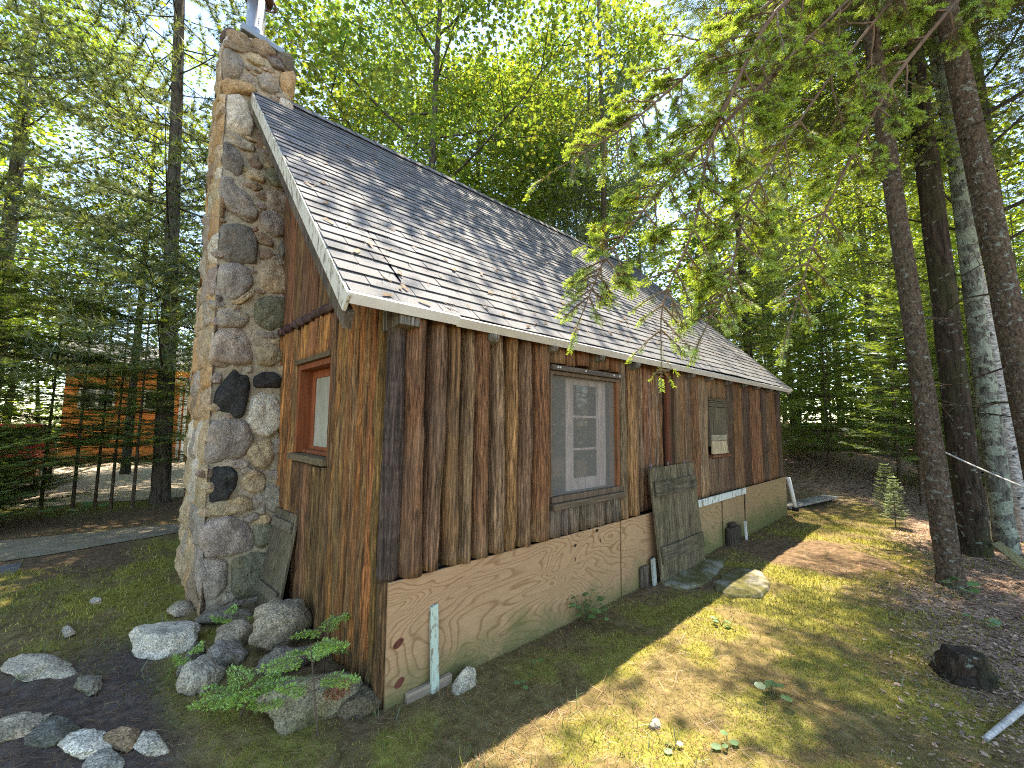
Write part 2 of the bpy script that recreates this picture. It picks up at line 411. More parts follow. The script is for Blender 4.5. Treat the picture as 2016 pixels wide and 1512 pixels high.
# ---- upper gable boards (both ends) and the two hidden walls
mb = MB(); ye = [.12, .31, .52, .74, .97, 1.22, 1.44, 1.70, 1.93, 2.18, 2.42, 2.7, 3.1]
zt = lambda y: roof_z(y)-.10
for k in range(12): log(mb, ye[k]+.004, ye[k+1]-.004, 1.86, 2.6, 'N', .03, 0, (.15, .070, .028), 170+k, .3, .7, zt)
v = [[.02, .0, 1.86], [.02, RY, 1.86], [.02, RY, zt(RY)], [.02, 0, zt(0)]]
v2 = [[.02, RY, 1.86], [.02, W2, 1.86], [.02, W2, zt(W2)], [.02, RY, zt(RY)]]
mb.add(v, [[3, 2, 1, 0]], DK); mb.add(v2, [[3, 2, 1, 0]], (.105, .052, .024))
mb.build('gable_boards', M_glog, cabin)
mb = MB()
box(mb, (L-.09, .10, G), (L, W2-.1, 1.72), BR); mb.add([[L-.05, 0, 1.7], [L-.05, W2, 1.7], [L-.05, W2, zt(W2)], [L-.05, RY, zt(RY)], [L-.05, 0, zt(0)]], [[0, 1, 2, 3, 4]], BR)
box(mb, (.1, W2-.1, G), (L, W2, 1.72), BR); box(mb, (0.02, 2.6, G), (.10, W2, 1.86), (.15, .075, .03))
mb.build('rear_wall', M_log, cabin)

# ---- roof
def rp(x, s, h, far=False):
    p = np.array([x, -EV, ZE])+SV*s+NV*(h+.03*(float(fbm(x*.55+3, s*.6+8, 2))-.5))
    return np.array([p[0], W2-p[1], p[2]]) if far else p
mb = MB()                                                          # deck
for far in (False, True):
    v = [rp(XN+.02, -.01, -.030, far), rp(XF-.02, -.01, -.030, far), rp(XF-.02, SL, -.030, far), rp(XN+.02, SL, -.030, far)]+[rp(XN+.02, -.01, -.062, far), rp(XF-.02, -.01, -.062, far), rp(XF-.02, SL-.03, -.062, far), rp(XN+.02, SL-.03, -.062, far)]
    f = BF[:, ::-1].copy() if not far else BF.copy()
    mb.add(v, f, (.16, .095, .05))
roof = mb.build('roof_deck', M_board, cabin)
mb = MB(); q = np.random.default_rng(8)
ex = SL/36
for far in (False, True):
    for r in range(36):
        s0 = r*ex; off = (r % 2)*.1525+(q.random()-.5)*.05; x = XN-.012-off
        row_t = 1+.10*(q.random()-.5); ha = .007+.003*q.random(); sj = (q.random()-.5)*.008
        while x < XF:
            a = max(x+.003, XN-.012); b = min(x+.302, XF+.012); x += .305
            if b-a < .03: continue
            js = sj+(q.random()-.5)*.006; h0 = ha+q.random()*.006; h1 = ha+q.random()*.006; tw = (q.random()-.5)*.006
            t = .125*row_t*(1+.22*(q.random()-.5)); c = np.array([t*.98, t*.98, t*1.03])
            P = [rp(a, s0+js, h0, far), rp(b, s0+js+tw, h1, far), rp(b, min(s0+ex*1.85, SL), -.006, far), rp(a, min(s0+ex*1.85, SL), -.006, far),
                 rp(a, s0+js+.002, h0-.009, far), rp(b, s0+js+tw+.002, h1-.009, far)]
            cs = np.array([c, c, c, c, c*.42, c*.42])  # butt edges darkened in colour, painting the shadow line under each course
            f4 = [[0, 1, 2, 3], [4, 5, 1, 0]] if not far else [[3, 2, 1, 0], [0, 1, 5, 4]]
            f3 = [[0, 3, 4], [1, 5, 2]]
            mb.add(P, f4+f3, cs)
x = XN-.01; k = 0
while x < XF:                                                      # ridge caps
    b = min(x+.26, XF+.01); h = .030+.004*(k % 2)
    P = [rp(x, SL-.13, h), rp(b, SL-.13, h-.012), rp(b, SL, h+.0), rp(x, SL, h+.012), rp(b, SL-.13, h-.012, True), rp(x, SL-.13, h, True)]
    mb.add(P, [[0, 1, 2, 3], [3, 2, 4, 5]], np.array((.14, .135, .135))*(1+.3*(q.random()-.5))); x += .14; k += 1
mb.build('shingles', M_shingle, cabin)
mb = MB(); q = np.random.default_rng(44)                           # twigs and needles shed on the roof
for k in range(900):
    x_ = q.uniform(XN, XF); s_ = q.uniform(.02, SL)*q.random()**.5; p = rp(x_, s_, .016+.004*q.random()); a = q.uniform(0, 6.283); l = q.uniform(.012, .045); dv = np.array([math.cos(a), 0, 0])+SV*math.sin(a); sd = np.cross(dv, NV)*l*(.09 if k % 3 else .35)
    mb.add([p-dv*l-sd, p+dv*l-sd, p+dv*l*.8+sd+NV*.004, p-dv*l*.8+sd], [[0, 1, 2, 3]], np.array((.20, .12, .06))*q.uniform(.4, 1.3))
tag(mb.build('needle_debris', M_trim, cabin), kind='stuff')
# rake boards, drip edge
CREAM = (.52, .49, .40)
for xe, d in ((XN, -1), (XF, 1)):
    for far in (False, True):
        mb = MB(); a, b = (xe-.022, xe-.002) if d < 0 else (xe+.002, xe+.022)
        v = [rp(a, -.03, -.105, far), rp(b, -.03, -.105, far), rp(b, SL, -.105, far), rp(a, SL, -.105, far), rp(a, -.03, -.002, far), rp(b, -.03, -.002, far), rp(b, SL, -.002, far), rp(a, SL, -.002, far)]
        mb.add(v, BF.copy() if not far else BF[:, ::-1].copy(), CREAM); mb.build('rake_board', M_paint, cabin)
mb = MB()                                                          # grey barge rafter under the near rake
v = [rp(XN, -.06, -.20), rp(XN+.05, -.06, -.20), rp(XN+.05, SL, -.20), rp(XN, SL, -.20), rp(XN, -.03, -.107), rp(XN+.05, -.03, -.107), rp(XN+.05, SL, -.107), rp(XN, SL, -.107)]
mb.add(v, BF.copy(), (.075, .055, .04)); mb.build('barge_rafter', M_board, cabin)
mb = MB()
for a, b, dz in ((XN-.02, .36, 0), (.36, XF+.02, -.010)):
    v = [rp(a, -.030, -.052+dz), rp(b, -.030, -.052+dz), rp(b, -.012, -.052+dz), rp(a, -.012, -.052+dz), rp(a, -.030, -.002), rp(b, -.030, -.002), rp(b, -.012, -.002), rp(a, -.012, -.002)]
    v = np.array(v); v[4:, 2] = v[:4, 2]+.052+dz*.3
    mb.add(v, BF.copy(), (.72, .62, .48))
mb.build('drip_edge', M_plastic, cabin)
# rafter tails
for k, (x, w, ln) in enumerate([(.02, .14, .0), (.70, .085, .02), (1.37, .075, .01), (2.05, .07, .01), (2.69, .07, .02), (3.35, .07, 0), (4.02, .065, .01), (4.60, .07, .0), (5.26, .07, .01), (5.9, .07, 0), (6.5, .07, 0), (7.15, .07, .01), (7.75, .07, 0)]):
    mb = MB(); q = np.random.default_rng(k)
    zb, zf = 1.555-ln, 1.645
    prof = [(.10, zb-.02), (-.085, zb-.012), (-.135, zb+.005), (-.155, zb+.035), (-.150, 1.60), (.10, 1.80)] if k else [(.10, zb-.03), (-.135, zb-.01), (-.140, 1.61), (.10, 1.80)]
    n = len(prof); v = [(x-w/2, a, b) for a, b in prof]+[(x+w/2, a, b) for a, b in prof]
    f = [list(range(n))[::-1], list(range(n, 2*n))]+[[i, (i+1) % n, n+(i+1) % n, n+i] for i in range(n)]
    mb.add(v, f, (.16, .145, .12)); mb.build('rafter_tail', M_board, cabin, .004)

# ---- front window
wf = MB()
for lo, hi in (((1.425, -.062, .285), (2.475, .05, .335)), ((1.425, -.045, 1.372), (2.475, .05, 1.405))): box(wf, lo, hi, (.13, .085, .055))
box(wf, (1.425, -.045, .335), (1.452, .05, 1.372), (.16, .11, .075)); box(wf, (2.425, -.045, .335), (2.475, .05, 1.372), (.20, .075, .028))
win = wf.build('window', M_trim, cabin, .004); tag(win, 'wide screened window with a pale three-pane sash')
m2 = MB(); box(m2, (1.41, -.080, 1.408), (2.49, .03, 1.452), (.11, .085, .065)); m2.build('head_board', M_trimh, win, .004)
m2 = MB(); box(m2, (1.412, -.098, .232), (2.495, .03, .283), (.12, .085, .055)); m2.build('sill', M_trimh, win, .005)
for x in (1.47, 1.50, 1.86, 2.32, 2.42):
    m2 = MB(); box(m2, (x, -.088, 1.424), (x+.014, -.080, 1.44), (.6, .6, .58)); m2.build('screw_head', M_plastic, win)
PK = (.66, .50, .44); m2 = MB()
for lo, hi in (((1.755, .062, .335), (1.845, .092, 1.372)), ((2.255, .062, .335), (2.385, .092, 1.372)), ((1.845, .062, .335), (2.255, .092, .445)), ((1.845, .062, 1.315), (2.255, .092, 1.372)),
               ((1.845, .066, .70), (2.255, .090, .722)), ((1.845, .066, 1.005), (2.255, .090, 1.027)), ((1.452, .066, .335), (1.475, .09, 1.372)), ((1.845, .064, .445), (1.868, .09, 1.315)), ((2.235, .064, .445), (2.255, .09, 1.315))): box(m2, lo, hi, PK)
m2.build('sash', M_trim, win, .003)
m2 = MB(); box(m2, (1.475, .074, .335), (1.755, .080, 1.372)); box(m2, (1.86, .074, .44), (2.24, .080, 1.32)); m2.build('pane', M_glass, win)
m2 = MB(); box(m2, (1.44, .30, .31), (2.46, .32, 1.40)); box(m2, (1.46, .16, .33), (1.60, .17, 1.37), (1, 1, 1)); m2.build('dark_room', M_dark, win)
m2 = MB(); m2.add([[1.452, -.012, .335], [2.425, -.012, .335], [2.425, -.012, 1.372], [1.452, -.012, 1.372]], [[0, 1, 2, 3]]); m2.build('screen', M_screen, win)
# ---- gable window
gw = MB(); RD = (.20, .056, .018)
for lo, hi in (((-.03, 1.80, .66), (.16, 1.845, 1.47)), ((-.03, .995, .66), (.16, 1.035, 1.47)), ((-.03, 1.035, 1.42), (.16, 1.80, 1.47)), ((.02, 1.035, .66), (.16, 1.80, .69))): box(gw, lo, hi, RD)
for lo, hi in (((.085, 1.72, .69), (.12, 1.80, 1.42)), ((.085, 1.035, 1.35), (.12, 1.72, 1.42)), ((.085, 1.035, .69), (.12, 1.10, 1.35)), ((.085, 1.10, .69), (.12, 1.72, .72))): box(gw, lo, hi, (.22, .06, .02))
gwo = gw.build('window', M_trim, cabin, .004); tag(gwo, 'small deep window with orange-red jambs and a cloudy pane')
m2 = MB(); box(m2, (-.062, .975, 1.472), (.0, 1.86, 1.515), (.10, .07, .035)); m2.build('head_board', M_trimh, gwo, .004)
m2 = MB(); box(m2, (-.085, .965, .60), (.02, 1.87, .655), (.13, .095, .05)); m2.build('sill', M_trimh, gwo, .005)
m2 = MB(); box(m2, (.098, 1.10, .72), (.104, 1.72, 1.35)); m2.build('pane', M_film, gwo)
# ---- boarded opening with red jamb and dark head beam
m2 = MB(); box(m2, (3.525, -.025, -.02), (3.60, .08, 1.70), (.12, .036, .016)); box(m2, (3.60, -.02, -.02), (3.645, .08, 1.70), (.10, .05, .026)); m2.build('red_jamb', M_trim, cabin, .004)
m2 = MB(); box(m2, (3.648, -.052, .0), (3.688, .01, 1.72), (.09, .05, .025)); m2.build('jamb_trim', M_trim, cabin, .004)
m2 = MB(); box(m2, (2.80, -.10, 1.672), (3.60, .012, 1.73), (.05, .03, .02)); m2.build('head_beam', M_trimh, cabin, .006)
# ---- patched hatch with a small pale lid
m2 = MB(); box(m2, (4.69, -.050, .66), (5.33, .012, 1.20), (.115, .085, .055)); hat = m2.build('hatch_board', M_board, cabin, .004)
for z0, z1, o in ((1.205, 1.262, .055), (1.266, 1.285, .048), (1.29, 1.323, .052)):
    m2 = MB(); box(m2, (4.68, -o, z0), (5.32, .012, z1), (.12, .085, .055)); m2.build('cleat', M_boardh, hat, .003)
m2 = MB(); box(m2, (4.72, -.075, .505), (5.34, .012, .54), (.17, .06, .03)); m2.build('hatch_sill', M_trimh, hat, .003)
m2 = MB(); v = np.array([[4.69, -.088, .552], [5.22, -.088, .552], [5.22, -.055, .56], [4.69, -.055, .56], [4.70, -.070, .730], [5.21, -.070, .730], [5.21, -.052, .730], [4.70, -.052, .730]])
m2.add(v, BF.copy(), (.44, .34, .20)); m2.build('pale_lid', M_trim, hat, .004)
m2 = MB(); box(m2, (4.70, -.074, .735), (5.21, -.052, .815), (.30, .25, .17)); m2.build('lid_cleat', M_trimh, hat, .004)

# ---- plywood skirt
m2 = MB(); box(m2, (2.38, -.046, G-.1), (2.50, -.02, -.01), (.13, .075, .04)); m2.build('seam_stud', M_board, cabin)
for x0, x1, o, t in ((-.024, 2.425, .050, 0), (2.452, 4.16, .047, 1), (4.18, 4.945, .052, 2), (5.01, 5.83, .046, 3), (5.875, 8.02, .055, 4)):
    m2 = MB(); c = (1.05, 1.0, .95) if t < 2 else (.85, .92, .85)
    lo = -.10 if t in (2, 3) else 0
    box(m2, (x0, -o-.013, G-.12), (x1, -o, -.002 if t in (0, 1, 4) else -.012), c)
    pw = m2.build('plywood_panel', M_ply, cabin)
    if t == 0:
        for kx, kz, w, h in ((.05, -.363, .036, .024), (.066, -.589, .034, .026)):
            m3 = MB(); a = np.linspace(0, 6.283, 15)[:-1]
            r = 1-.18*np.abs(np.sin(a))
            m3.add(np.stack([kx+w*np.cos(a)*r, 0*a-o-.0155, kz+h*np.sin(a)+.3*w*np.cos(a)], 1), [list(range(14))], (.12, .035, .022)); m3.build('wood_plug', M_trim, pw)
        for kx, kz, w, h in ((1.725, -.105, .016, .014), (2.047, -.03, .022, .016), (1.725, -.22, .006, .02), (2.10, -.13, .005, .022), (1.4, -.55, .006, .005)):
            a = np.linspace(0, 6.283, 13)[:-1]
            m3 = MB(); m3.add(np.stack([kx+w*np.cos(a)*(1+.3*np.sin(3*a)), 0*a-o-.0155, kz+h*np.sin(a)], 1), [list(range(12))], (.035, .018, .012)); m3.build('knot_hole', M_trim, pw)
    if t == 1:
        m3 = MB(); a = np.linspace(0, 6.283, 13)[:-1]; m3.add(np.stack([3.04+.02*np.cos(a), 0*a-o-.0155, -.47+.016*np.sin(a)], 1), [list(range(12))], (.06, .03, .02)); m3.build('wood_plug', M_trim, pw)
m2 = MB(); box(m2, (4.10, -.090, -.085), (5.85, -.066, .004), (.56, .60, .55)); m2.build('skirt_batten', M_paint, cabin, .003)
m2 = MB(); tube(m2, [[8.06, -.10, -.02], [8.10, -.14, -.3], [8.13, -.17, -.56]], .035, 10, (1, 1, 1)); dp = m2.build('drain_pipe', M_plastic, cabin)
m2 = MB(); box(m2, (8.085, -.22, -.63), (8.17, -.12, -.56)); m2.build('pipe_mouth', M_dark, dp)

# ================================================================== CHIMNEY
STONES=[('b',[(-0.63,5.37),(-0.46,5.41),(-0.39,5.33),(-0.48,5.22),(-0.64,5.23)]),('b',[(-0.65,5.22),(-0.49,5.24),(-0.4,5.25),(-0.5,5.15),(-0.65,5.12)]),('g',[(-0.66,5.07),(-0.52,5.14),(-0.48,5.02),(-0.51,4.82),(-0.65,4.7),(-0.67,4.88)]),('t',[(-0.45,5.18),(-0.35,5.25),(-0.26,5.23),(-0.27,5.13),(-0.35,5.09),(-0.44,5.1)]),('b',[(-0.39,5.42),(-0.24,5.46),(-0.15,5.38),(-0.24,5.31),(-0.35,5.29)]),('d',[(-0.15,5.42),(0.02,5.46),(0.07,5.26),(-0.04,5.26),(-0.12,5.33)]),('d',[(-0.25,5.27),(-0.12,5.32),(-0.04,5.22),(-0.17,5.18)]),('o',[(-0.08,5.15),(0.04,5.26),(0.07,5.15),(0.05,4.89),(-0.04,4.88),(-0.1,5.01)]),('n',[(-0.34,4.95),(-0.23,5.05),(-0.13,5.01),(-0.11,4.87),(-0.19,4.8),(-0.29,4.81)]),('o',[(-0.65,4.68),(-0.51,4.76),(-0.36,4.77),(-0.38,4.66),(-0.51,4.6),(-0.65,4.49)]),('l',[(-0.6,4.49),(-0.49,4.54),(-0.42,4.42),(-0.36,4.23),(-0.4,4.11),(-0.5,4.08),(-0.61,4.07),(-0.61,4.34)]),('l',[(-0.09,4.79),(0.04,4.81),(0.05,4.68),(-0.03,4.64),(-0.1,4.67)]),('n',[(-0.38,4.5),(-0.31,4.54),(-0.3,4.42),(-0.35,4.34),(-0.4,4.38)]),('b',[(-0.33,4.11),(-0.26,4.16),(-0.23,4.09),(-0.26,3.98),(-0.33,3.99)]),('n',[(-0.61,4.01),(-0.48,4.04),(-0.35,3.99),(-0.36,3.92),(-0.47,3.9),(-0.62,3.92)]),('d',[(-0.62,3.9),(-0.53,3.9),(-0.45,3.72),(-0.47,3.56),(-0.61,3.52),(-0.63,3.7)]),('b',[(-0.41,3.81),(-0.32,3.85),(-0.26,3.81),(-0.28,3.72),(-0.36,3.73)]),('t',[(-0.43,3.68),(-0.35,3.71),(-0.24,3.65),(-0.25,3.58),(-0.37,3.58),(-0.43,3.61)]),('b',[(-0.39,3.52),(-0.28,3.55),(-0.25,3.51),(-0.34,3.44)]),('b',[(-0.18,4.04),(-0.08,4.08),(-0.01,3.93),(-0.09,3.86),(-0.19,3.92)]),('v',[(-0.2,3.79),(-0.02,3.82),(-0.01,3.62),(-0.14,3.58),(-0.22,3.68)]),('g',[(-0.47,4.86),(-0.39,4.91),(-0.35,4.79),(-0.41,4.79)]),('b',[(-0.27,4.37),(-0.2,4.36),(-0.14,4.22),(-0.21,4.22)]),('g',[(-0.61,3.47),(-0.53,3.5),(-0.41,3.4),(-0.34,3.26),(-0.3,3.2),(-0.34,3.11),(-0.47,3.1),(-0.58,3.14),(-0.62,3.3)]),('g',[(-0.23,3.46),(-0.11,3.54),(-0.0,3.52),(0.0,3.3),(-0.18,3.28)]),('p',[(-0.24,3.21),(-0.13,3.29),(-0.01,3.24),(0.01,3.04),(-0.12,2.98),(-0.22,3.03),(-0.26,3.11)]),('d',[(-0.6,2.9),(-0.49,2.97),(-0.36,2.97),(-0.3,2.89),(-0.31,2.61),(-0.42,2.56),(-0.58,2.58),(-0.62,2.68)]),('b',[(-0.32,2.94),(-0.23,2.98),(-0.12,2.9),(-0.15,2.84),(-0.26,2.84)]),('b',[(-0.26,2.76),(-0.18,2.8),(-0.11,2.75),(-0.18,2.68),(-0.25,2.67)]),('d',[(-0.08,2.92),(0.01,2.99),(0.02,2.74),(-0.06,2.73)]),('t',[(-0.26,2.5),(-0.15,2.64),(-0.02,2.63),(0.03,2.45),(-0.01,2.34),(-0.14,2.3),(-0.24,2.37)]),('g',[(-0.61,2.46),(-0.47,2.54),(-0.35,2.51),(-0.33,2.36),(-0.42,2.21),(-0.58,2.1),(-0.62,2.23)]),('t',[(-0.42,2.2),(-0.32,2.31),(-0.3,2.25),(-0.41,2.13),(-0.53,2.08)]),('v',[(-0.27,2.17),(-0.17,2.25),(-0.03,2.25),(-0.01,2.1),(-0.03,1.93),(-0.15,1.89),(-0.26,1.94),(-0.29,2.03)]),('n',[(-0.6,2.02),(-0.49,2.07),(-0.36,2.02),(-0.34,1.95),(-0.41,1.88),(-0.6,1.86)]),('p',[(-0.61,1.81),(-0.47,1.85),(-0.32,1.84),(-0.31,1.68),(-0.32,1.52),(-0.46,1.51),(-0.63,1.53),(-0.62,1.67)]),('g',[(-0.29,1.84),(-0.08,1.88),(0.02,1.87),(-0.08,1.81),(-0.24,1.8)]),('t',[(-0.27,1.67),(-0.16,1.75),(-0.03,1.67),(-0.04,1.58),(-0.15,1.51),(-0.24,1.53)]),('k',[(-0.27,1.38),(-0.2,1.43),(-0.1,1.44),(-0.01,1.35),(-0.02,1.29),(-0.26,1.28)]),('r',[(-0.02,1.28),(0.05,1.32),(0.06,1.17),(-0.01,1.16)]),('g',[(0.01,1.78),(0.07,1.81),(0.09,1.59),(-0.0,1.58)]),('t',[(-0.08,1.5),(0.05,1.55),(0.07,1.42),(-0.04,1.41)]),('r',[(-0.34,2.99),(-0.29,3.04),(-0.27,3.0),(-0.32,2.96)]),('k',[(-0.57,1.24),(-0.45,1.43),(-0.42,1.37),(-0.35,1.37),(-0.33,1.27),(-0.38,0.98),(-0.58,0.97),(-0.59,1.1)]),('l',[(-0.29,1.15),(-0.22,1.22),(-0.09,1.23),(-0.05,1.1),(-0.05,0.91),(-0.15,0.81),(-0.27,0.84),(-0.33,0.96)]),('g',[(-0.63,0.9),(-0.43,0.95),(-0.35,0.91),(-0.29,0.75),(-0.37,0.61),(-0.52,0.56),(-0.62,0.57)]),('t',[(-0.27,0.73),(-0.13,0.77),(-0.1,0.59),(-0.16,0.49),(-0.26,0.52),(-0.32,0.65)]),('k',[(-0.6,0.51),(-0.46,0.52),(-0.41,0.45),(-0.41,0.34),(-0.49,0.23),(-0.6,0.24)]),('t',[(-0.36,0.41),(-0.26,0.48),(-0.17,0.41),(-0.18,0.31),(-0.27,0.27),(-0.37,0.33)]),('p',[(-0.08,0.42),(0.02,0.43),(0.03,0.33),(-0.06,0.34)]),('n',[(-0.15,0.31),(0.02,0.3),(0.02,0.09),(-0.1,0.08),(-0.18,0.18)]),('t',[(-0.59,0.2),(-0.36,0.25),(-0.28,0.2),(-0.28,0.12),(-0.45,0.09),(-0.59,0.12)]),('r',[(-0.01,1.09),(0.05,1.14),(0.05,0.93),(-0.02,0.92)]),('g',[(-0.63,0.02),(-0.48,0.08),(-0.32,-0.0),(-0.25,-0.12),(-0.27,-0.23),(-0.45,-0.24),(-0.6,-0.22),(-0.63,-0.1)]),('v',[(-0.25,-0.04),(-0.15,0.0),(-0.07,-0.06),(-0.08,-0.16),(-0.17,-0.24),(-0.23,-0.21)]),('v',[(-0.41,-0.3),(-0.29,-0.26),(-0.11,-0.32),(-0.12,-0.49),(-0.17,-0.63),(-0.33,-0.62),(-0.4,-0.58),(-0.41,-0.41)]),('n',[(-0.66,-0.26),(-0.57,-0.26),(-0.46,-0.31),(-0.45,-0.48),(-0.54,-0.57),(-0.63,-0.57),(-0.66,-0.43)]),('g',[(-0.34,0.05),(-0.23,0.09),(-0.21,0.02),(-0.31,0.01)]),('n',[(-0.08,-0.37),(0.07,-0.36),(0.06,-0.66),(-0.1,-0.63)]),('g',[(-0.06,-0.1),(0.06,-0.07),(0.07,-0.32),(-0.05,-0.31)])]
CH = dict(g=(.235, .19, .145), t=(.34, .25, .145), o=(.36, .225, .11), d=(.15, .125, .095), k=(.042, .038, .033), b=(.23, .16, .10), n=(.27, .22, .16), l=(.42, .355, .27), v=(.15, .14, .085), p=(.29, .225, .17), r=(.27, .15, .10))
def YF(z): return 2.065+.160*(z+.7) if z < 5.3 else 2.065+.16*6.0
YC = 3.12; YB = 3.55
mb = MB(); mm = MB()
XC0, XC1, ZT = -.635, .03, 5.30
# mortar core: lumpy tapered shaft
nz, nu = 90, 14
def shaft(face):
    zs = np.linspace(G-.1, ZT, nz); us = np.linspace(0, 1, nu); Zg, Ug = np.meshgrid(zs, us, indexing='ij')
    yf = np.vectorize(YF)(Zg); yb = YB+0*yf
    if face == 's': X = XC0+(XC1-XC0)*Ug; Y = yf; nx, ny = 0, -1
    elif face == 'w': X = XC0+0*Ug; Y = yf+(yb-yf)*Ug; nx, ny = -1, 0
    elif face == 'n': X = XC0+(XC1-XC0)*Ug; Y = yb; nx, ny = 0, 1
    else: X = XC1+0*Ug; Y = yf+(yb-yf)*Ug; nx, ny = 1, 0
    e = np.minimum(1, np.minimum(Ug, 1-Ug)*8)
    b = .012*e+((fbm(X*9+Y*9, Zg*9, 3)-.5)*.05+(fbm(X*30+Y*30, Zg*30, 2)-.5)*.018)*e
    v = np.stack([X+nx*b, Y+ny*b, Zg], -1).reshape(-1, 3)
    i, j = np.meshgrid(np.arange(nz-1), np.arange(nu-1), indexing='ij')
    f = np.stack([i*nu+j, i*nu+j+1, (i+1)*nu+j+1, (i+1)*nu+j], -1).reshape(-1, 4)
    if face in 'wn': f = f[:, ::-1].copy()
    c = np.array((.37, .30, .20))*(1+.5*(fbm(X*3+Y*3, Zg*2, 3)-.5))[..., None]
    if face == 'w': c = c*np.array((1.25, 1.0, .72))
    mm.add(v, f, c.reshape(-1, 3), True)
for fc in 'swne': shaft(fc)
ytop = YF(ZT); mm.add([[XC0, ytop, ZT], [XC1, ytop, ZT], [XC1, YB, ZT], [XC0, YB, ZT]], [[0, 1, 2, 3]], (.2, .17, .12))
def chaikin(P, k=2):
    P = np.asarray(P, float)
    for _ in range(k):
        Q = np.roll(P, -1, 0); P = np.stack([.86*P+.14*Q, .14*P+.86*Q], 1).reshape(-1, 2)
    return P
def fstone(P, col, place, seed, bulge=.055, rough=.02):
    """one field stone: an outline in face coordinates swollen outwards with a lumpy, faceted front"""
    q = np.random.default_rng(seed); P = chaikin(P); c = P.mean(0); P = c+(P-c)*1.10
    size = math.sqrt(abs(np.ptp(P[:, 0])*np.ptp(P[:, 1]))); bulge = bulge*min(1.25, .55+size*2.0)
    A, B = q.random(2)-.5; facets = [(q.uniform(0, 6.283), q.uniform(.10, .34)) for _ in range(3)]
    rings = [(1.10, -.02), (1.03, .45), (.96, .80), (.86, .93), (.66, .98), (.42, 1.), (.2, 1.0)]
    n = len(P); V = []; C = []
    colj = np.asarray(col)*(1.22 if np.mean(col) > .06 else 1)*(1+(q.random()-.5)*.25)*(1+(q.random(3)-.5)*.06)
    for s, h in rings:
        Q = c+(P-c)*s
        lump = (fbm(Q[:, 0]*11+seed, Q[:, 1]*11+seed*2, 3)-.5)
        ch = sum(np.maximum(0, (Q-c)@np.array([math.cos(t_), math.sin(t_)])-h_*size)*.28 for t_, h_ in facets); hh = -ch*(h > .3)+bulge*h*(1+.9*(A*(Q[:, 0]-c[0])+B*(Q[:, 1]-c[1]))/max(size, .05))+(lump*1.9*rough+(fbm(Q[:, 0]*38, Q[:, 1]*38+seed, 2)-.5)*.014)*(h > .3)
        V += [place(u, z, o) for (u, z), o in zip(Q, hh)]
        tone = 1+.5*(fbm(Q[:, 0]*7+seed*3, Q[:, 1]*7, 3)-.5)
        C += list(colj[None]*tone[:, None])
    m = len(rings); V.append(place(c[0], c[1], bulge)); C.append(colj)
    f = [[k*n+i, k*n+(i+1) % n, (k+1)*n+(i+1) % n, (k+1)*n+i] for k in range(m-1) for i in range(n)]+[[(m-1)*n+i, (m-1)*n+(i+1) % n, m*n] for i in range(n)]
    # orient outwards
    V = np.array(V); a, b, d = V[(m-1)*n], V[(m-1)*n+1], V[m*n]
    out = np.array(place(c[0], c[1], 1.))-np.array(place(c[0], c[1], 0.))
    if np.dot(np.cross(b-a, d-a), out) < 0: f = [x[::-1] for x in f]
    mb.add(V, f, np.clip(C, .005, 1), True)
pS = lambda u, z, o: (u, YF(z)-o, z)
pN = lambda u, z, o: (u, YB+o, z)
pW = lambda u, z, o: (XC0-o, u, z)
for k, (c, P) in enumerate(STONES):
    fstone(P, CH[c], pS, k, .062 if c in 'gkld' else .054, .036)
# small fill stones between, and the two faces seen edge-on, laid in rough courses
def overlap(u, z): return any(abs(u-np.mean([p[0] for p in P])) < (np.ptp([p[0] for p in P]))*.5 and abs(z-np.mean([p[1] for p in P])) < np.ptp([p[1] for p in P])*.5 for _, P in STONES)
q = np.random.default_rng(21)
for k in range(420):
    u = q.uniform(-.63, -.03); z = q.uniform(G+.05, 5.2)
    if overlap(u, z): continue
    w = q.uniform(.03, .085); h = q.uniform(.02, .055)
    P = [(u+w*math.cos(a)*q.uniform(.8, 1.2), z+h*math.sin(a)*q.uniform(.8, 1.2)) for a in np.arange(6)*1.047]
    fstone(P, CH['tbngp'[k % 5]], pS, 300+k, .05, .012)
for pl_, lo, hi in ((pW, None, None), (pN, XC0, XC1)):
    z = G; k = 0
    while z < 5.25:
        h = q.uniform(.16, .42); zc = z+h/2
        a, b = (YF(zc)+.0, YB) if lo is None else (lo, hi)
        u = a
        while u < b-.06:
            w = min(q.uniform(.2, .5), b-u)
            j = lambda: q.uniform(-.02, .02)
            P = [(u+.012+j()*.3, z+.02+j()), (u+w/2, z+.012+j()), (u+w-.012, z+.02+j()), (u+w-.008, z+h/2+j()), (u+w-.02, z+h-.015+j()), (u+w/2, z+h-.01+j()), (u+.015, z+h-.02+j()), (u+.008, z+h/2+j())]
            fstone(P, CH['totnolptgobt'[q.integers(12)]], pl_, 500+k, .034, .036); u += w; k += 1
        z += h
